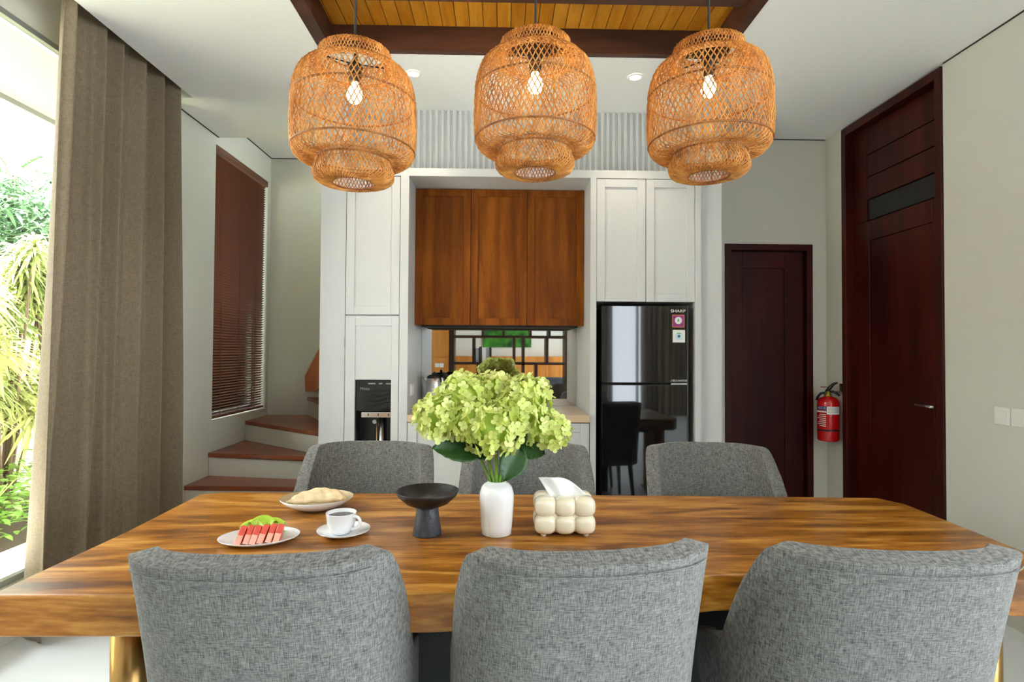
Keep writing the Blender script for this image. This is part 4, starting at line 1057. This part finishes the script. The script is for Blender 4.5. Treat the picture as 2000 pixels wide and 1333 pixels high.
def dracaena(x, y, h, label, n=9):
    t = thing('dracaena', label, 'shrub', (x, y, -0.05), group='variegated shrubs along the garden wall')
    for k in range(n):
        a = rnd.uniform(0, 6.28); rr = rnd.uniform(0.08, 0.42); z = h*(0.34+0.66*(k+0.5)/n)
        tip = Vector((x+rr*math.cos(a)*0.45, y+rr*math.sin(a), z))
        MB().tube([(x+0.02*math.cos(a), y+0.02*math.sin(a), -0.05), ((x+tip.x)/2, (y+tip.y)/2, z*0.45), tip], [0.014, 0.012, 0.009], 6).build('cane', 'bark', t, True)
        o = obj('leaf_rosette', ros[k % 2], t); o.location = tip; o.rotation_euler = (rnd.uniform(-.35, .35), rnd.uniform(-.35, .35), rnd.uniform(0, 6.28)); s_ = rnd.uniform(0.9, 1.3); o.scale = (s_,)*3
    return t
for i, (y, h, lb) in enumerate(((3.2, 1.9, 'variegated dracaena shrub hidden mostly by the curtain'), (4.15, 2.2, 'variegated dracaena shrub at the near end of the garden wall'), (4.75, 2.3, 'tall yellow-edged dracaena shrub at the left picture edge'),
                               (5.35, 2.25, 'tall yellow-edged dracaena shrub beside the curtain edge'), (6.3, 2.1, 'variegated dracaena shrub far along the garden wall'), (1.9, 2.0, 'variegated dracaena shrub outside the nearest glazing bay'))):
    dracaena(-4.10, y, h, lb, 16)
def bush(x, y, rx, h, label, seed, n=420):
    t = thing('leafy_bush', label, 'bush', (x, y, -0.05), group='low bushes in the garden bed')
    r = random.Random(seed); mb = MB()
    for k in range(n):
        a = r.uniform(0, 6.28); rr = rx*math.sqrt(r.random()); z = h*r.uniform(0.15, 1)*(1-0.5*(rr/rx)**2)
        a2 = r.uniform(0, 6.28); blade(mb, (x+rr*math.cos(a), y+rr*math.sin(a), z), (math.cos(a2), math.sin(a2), r.uniform(-0.1, 0.7)), r.uniform(0.05, 0.10), r.uniform(0.014, 0.024), 0.4, 4)
    o = mb.build('foliage', 'bush_leaf', t, True); o['kind'] = 'stuff'
    for k in range(7):
        a = k*0.9; MB().tube([(x, y, -0.05), (x+rx*0.3*math.cos(a), y+rx*0.3*math.sin(a), h*0.5), (x+rx*0.6*math.cos(a), y+rx*0.6*math.sin(a), h*0.75)], [0.008, 0.006, 0.004], 5).build('twig', 'stem_green', t, True)
for i, (x, y, rx, h, lb) in enumerate(((-3.72, 4.1, 0.36, 0.52, 'bright green low bush nearest the terrace'), (-3.75, 4.8, 0.38, 0.60, 'bright green low bush by the curtain foot'), (-3.9, 5.6, 0.40, 0.7, 'low green bush further along the garden bed'), (-3.75, 3.3, 0.35, 0.5, 'low green bush behind the curtain'), (-3.75, 2.4, 0.35, 0.5, 'low green bush outside the nearest glazing bay'))):
    bush(x, y, rx, h, lb, 50+i)
def palm(x, y, h, label, seed, nf=13, L=1.5):
    t = thing('palm_tree', label, 'palm', (x, y, -0.05), group='palms behind the garden wall'); r = random.Random(seed)
    MB().tube([(x, y, -0.05), (x+0.05, y, h*0.5), (x, y, h)], [0.10, 0.08, 0.06], 10).build('trunk', 'bark', t, True)
    for k in range(nf):
        a = 2*PI*k/nf+r.uniform(-.2, .2); el = r.uniform(0.15, 1.1); mb = MB(); path = []
        for i in range(14):
            s_ = i/13; path.append(Vector((x+math.cos(a)*L*s_*math.cos(el), y+math.sin(a)*L*s_*math.cos(el), h+L*s_*math.sin(el)-0.75*L*s_*s_)))
        mb.tube(path, [0.012*(1-0.8*i/13) for i in range(14)], 5)
        for i in range(2, 14):
            for q in (0.0, 0.5):
                p = path[i-1].lerp(path[i], q); tg = (path[i]-path[i-1]).normalized(); sd_ = tg.cross(Vector((0, 0, 1))).normalized()
                for s2 in (-1, 1): blade(mb, p, sd_*s2+tg*0.8+Vector((0, 0, 0.1)), 0.42*math.sin(PI*min(0.95, 0.2+0.75*i/14)), 0.011, 0.5, 4)
        o = mb.build('frond', 'palm_leaf', t, True)
palm(-6.6, 7.7, 3.7, 'feathery palm rising above the garden wall by the curtain', 5)
palm(-7.2, 6.6, 3.2, 'lower feathery palm at the left picture edge', 6)
def tree(x, y, h, R0, label, seed):
    t = thing('garden_tree', label, 'tree', (x, y, -0.05), group='trees behind the garden wall'); r = random.Random(seed)
    MB().tube([(x, y, -0.05), (x, y, h*0.8)], [0.09, 0.05], 8).build('trunk', 'bark', t, True)
    mb = MB()
    for k in range(2600):
        d = Vector((r.gauss(0, 1), r.gauss(0, 1), r.gauss(0, 1))).normalized()*R0*r.random()**0.4
        a2 = r.uniform(0, 6.28); blade(mb, (x+d.x, y+d.y, h+d.z*0.8), (math.cos(a2), math.sin(a2), r.uniform(-0.5, 0.5)), r.uniform(0.12, 0.22), 0.022, 0.4, 4)
    o = mb.build('crown', 'tree_leaf', t, True); o['kind'] = 'stuff'
for i, (x, y, h, R0, lb) in enumerate(((-6.0, 6.3, 2.75, 1.0, 'blue-green tree above the dracaenas at the picture edge'), (-6.3, 7.6, 2.85, 1.0, 'blue-green tree above the wall beside the curtain'), (-6.1, 4.6, 2.3, 0.9, 'tree behind the wall outside the frame edge'), (-6.2, 9.2, 2.6, 1.1, 'tree behind the wall beyond the curtain'))):
    tree(x, y, h, R0, lb, 90+i)
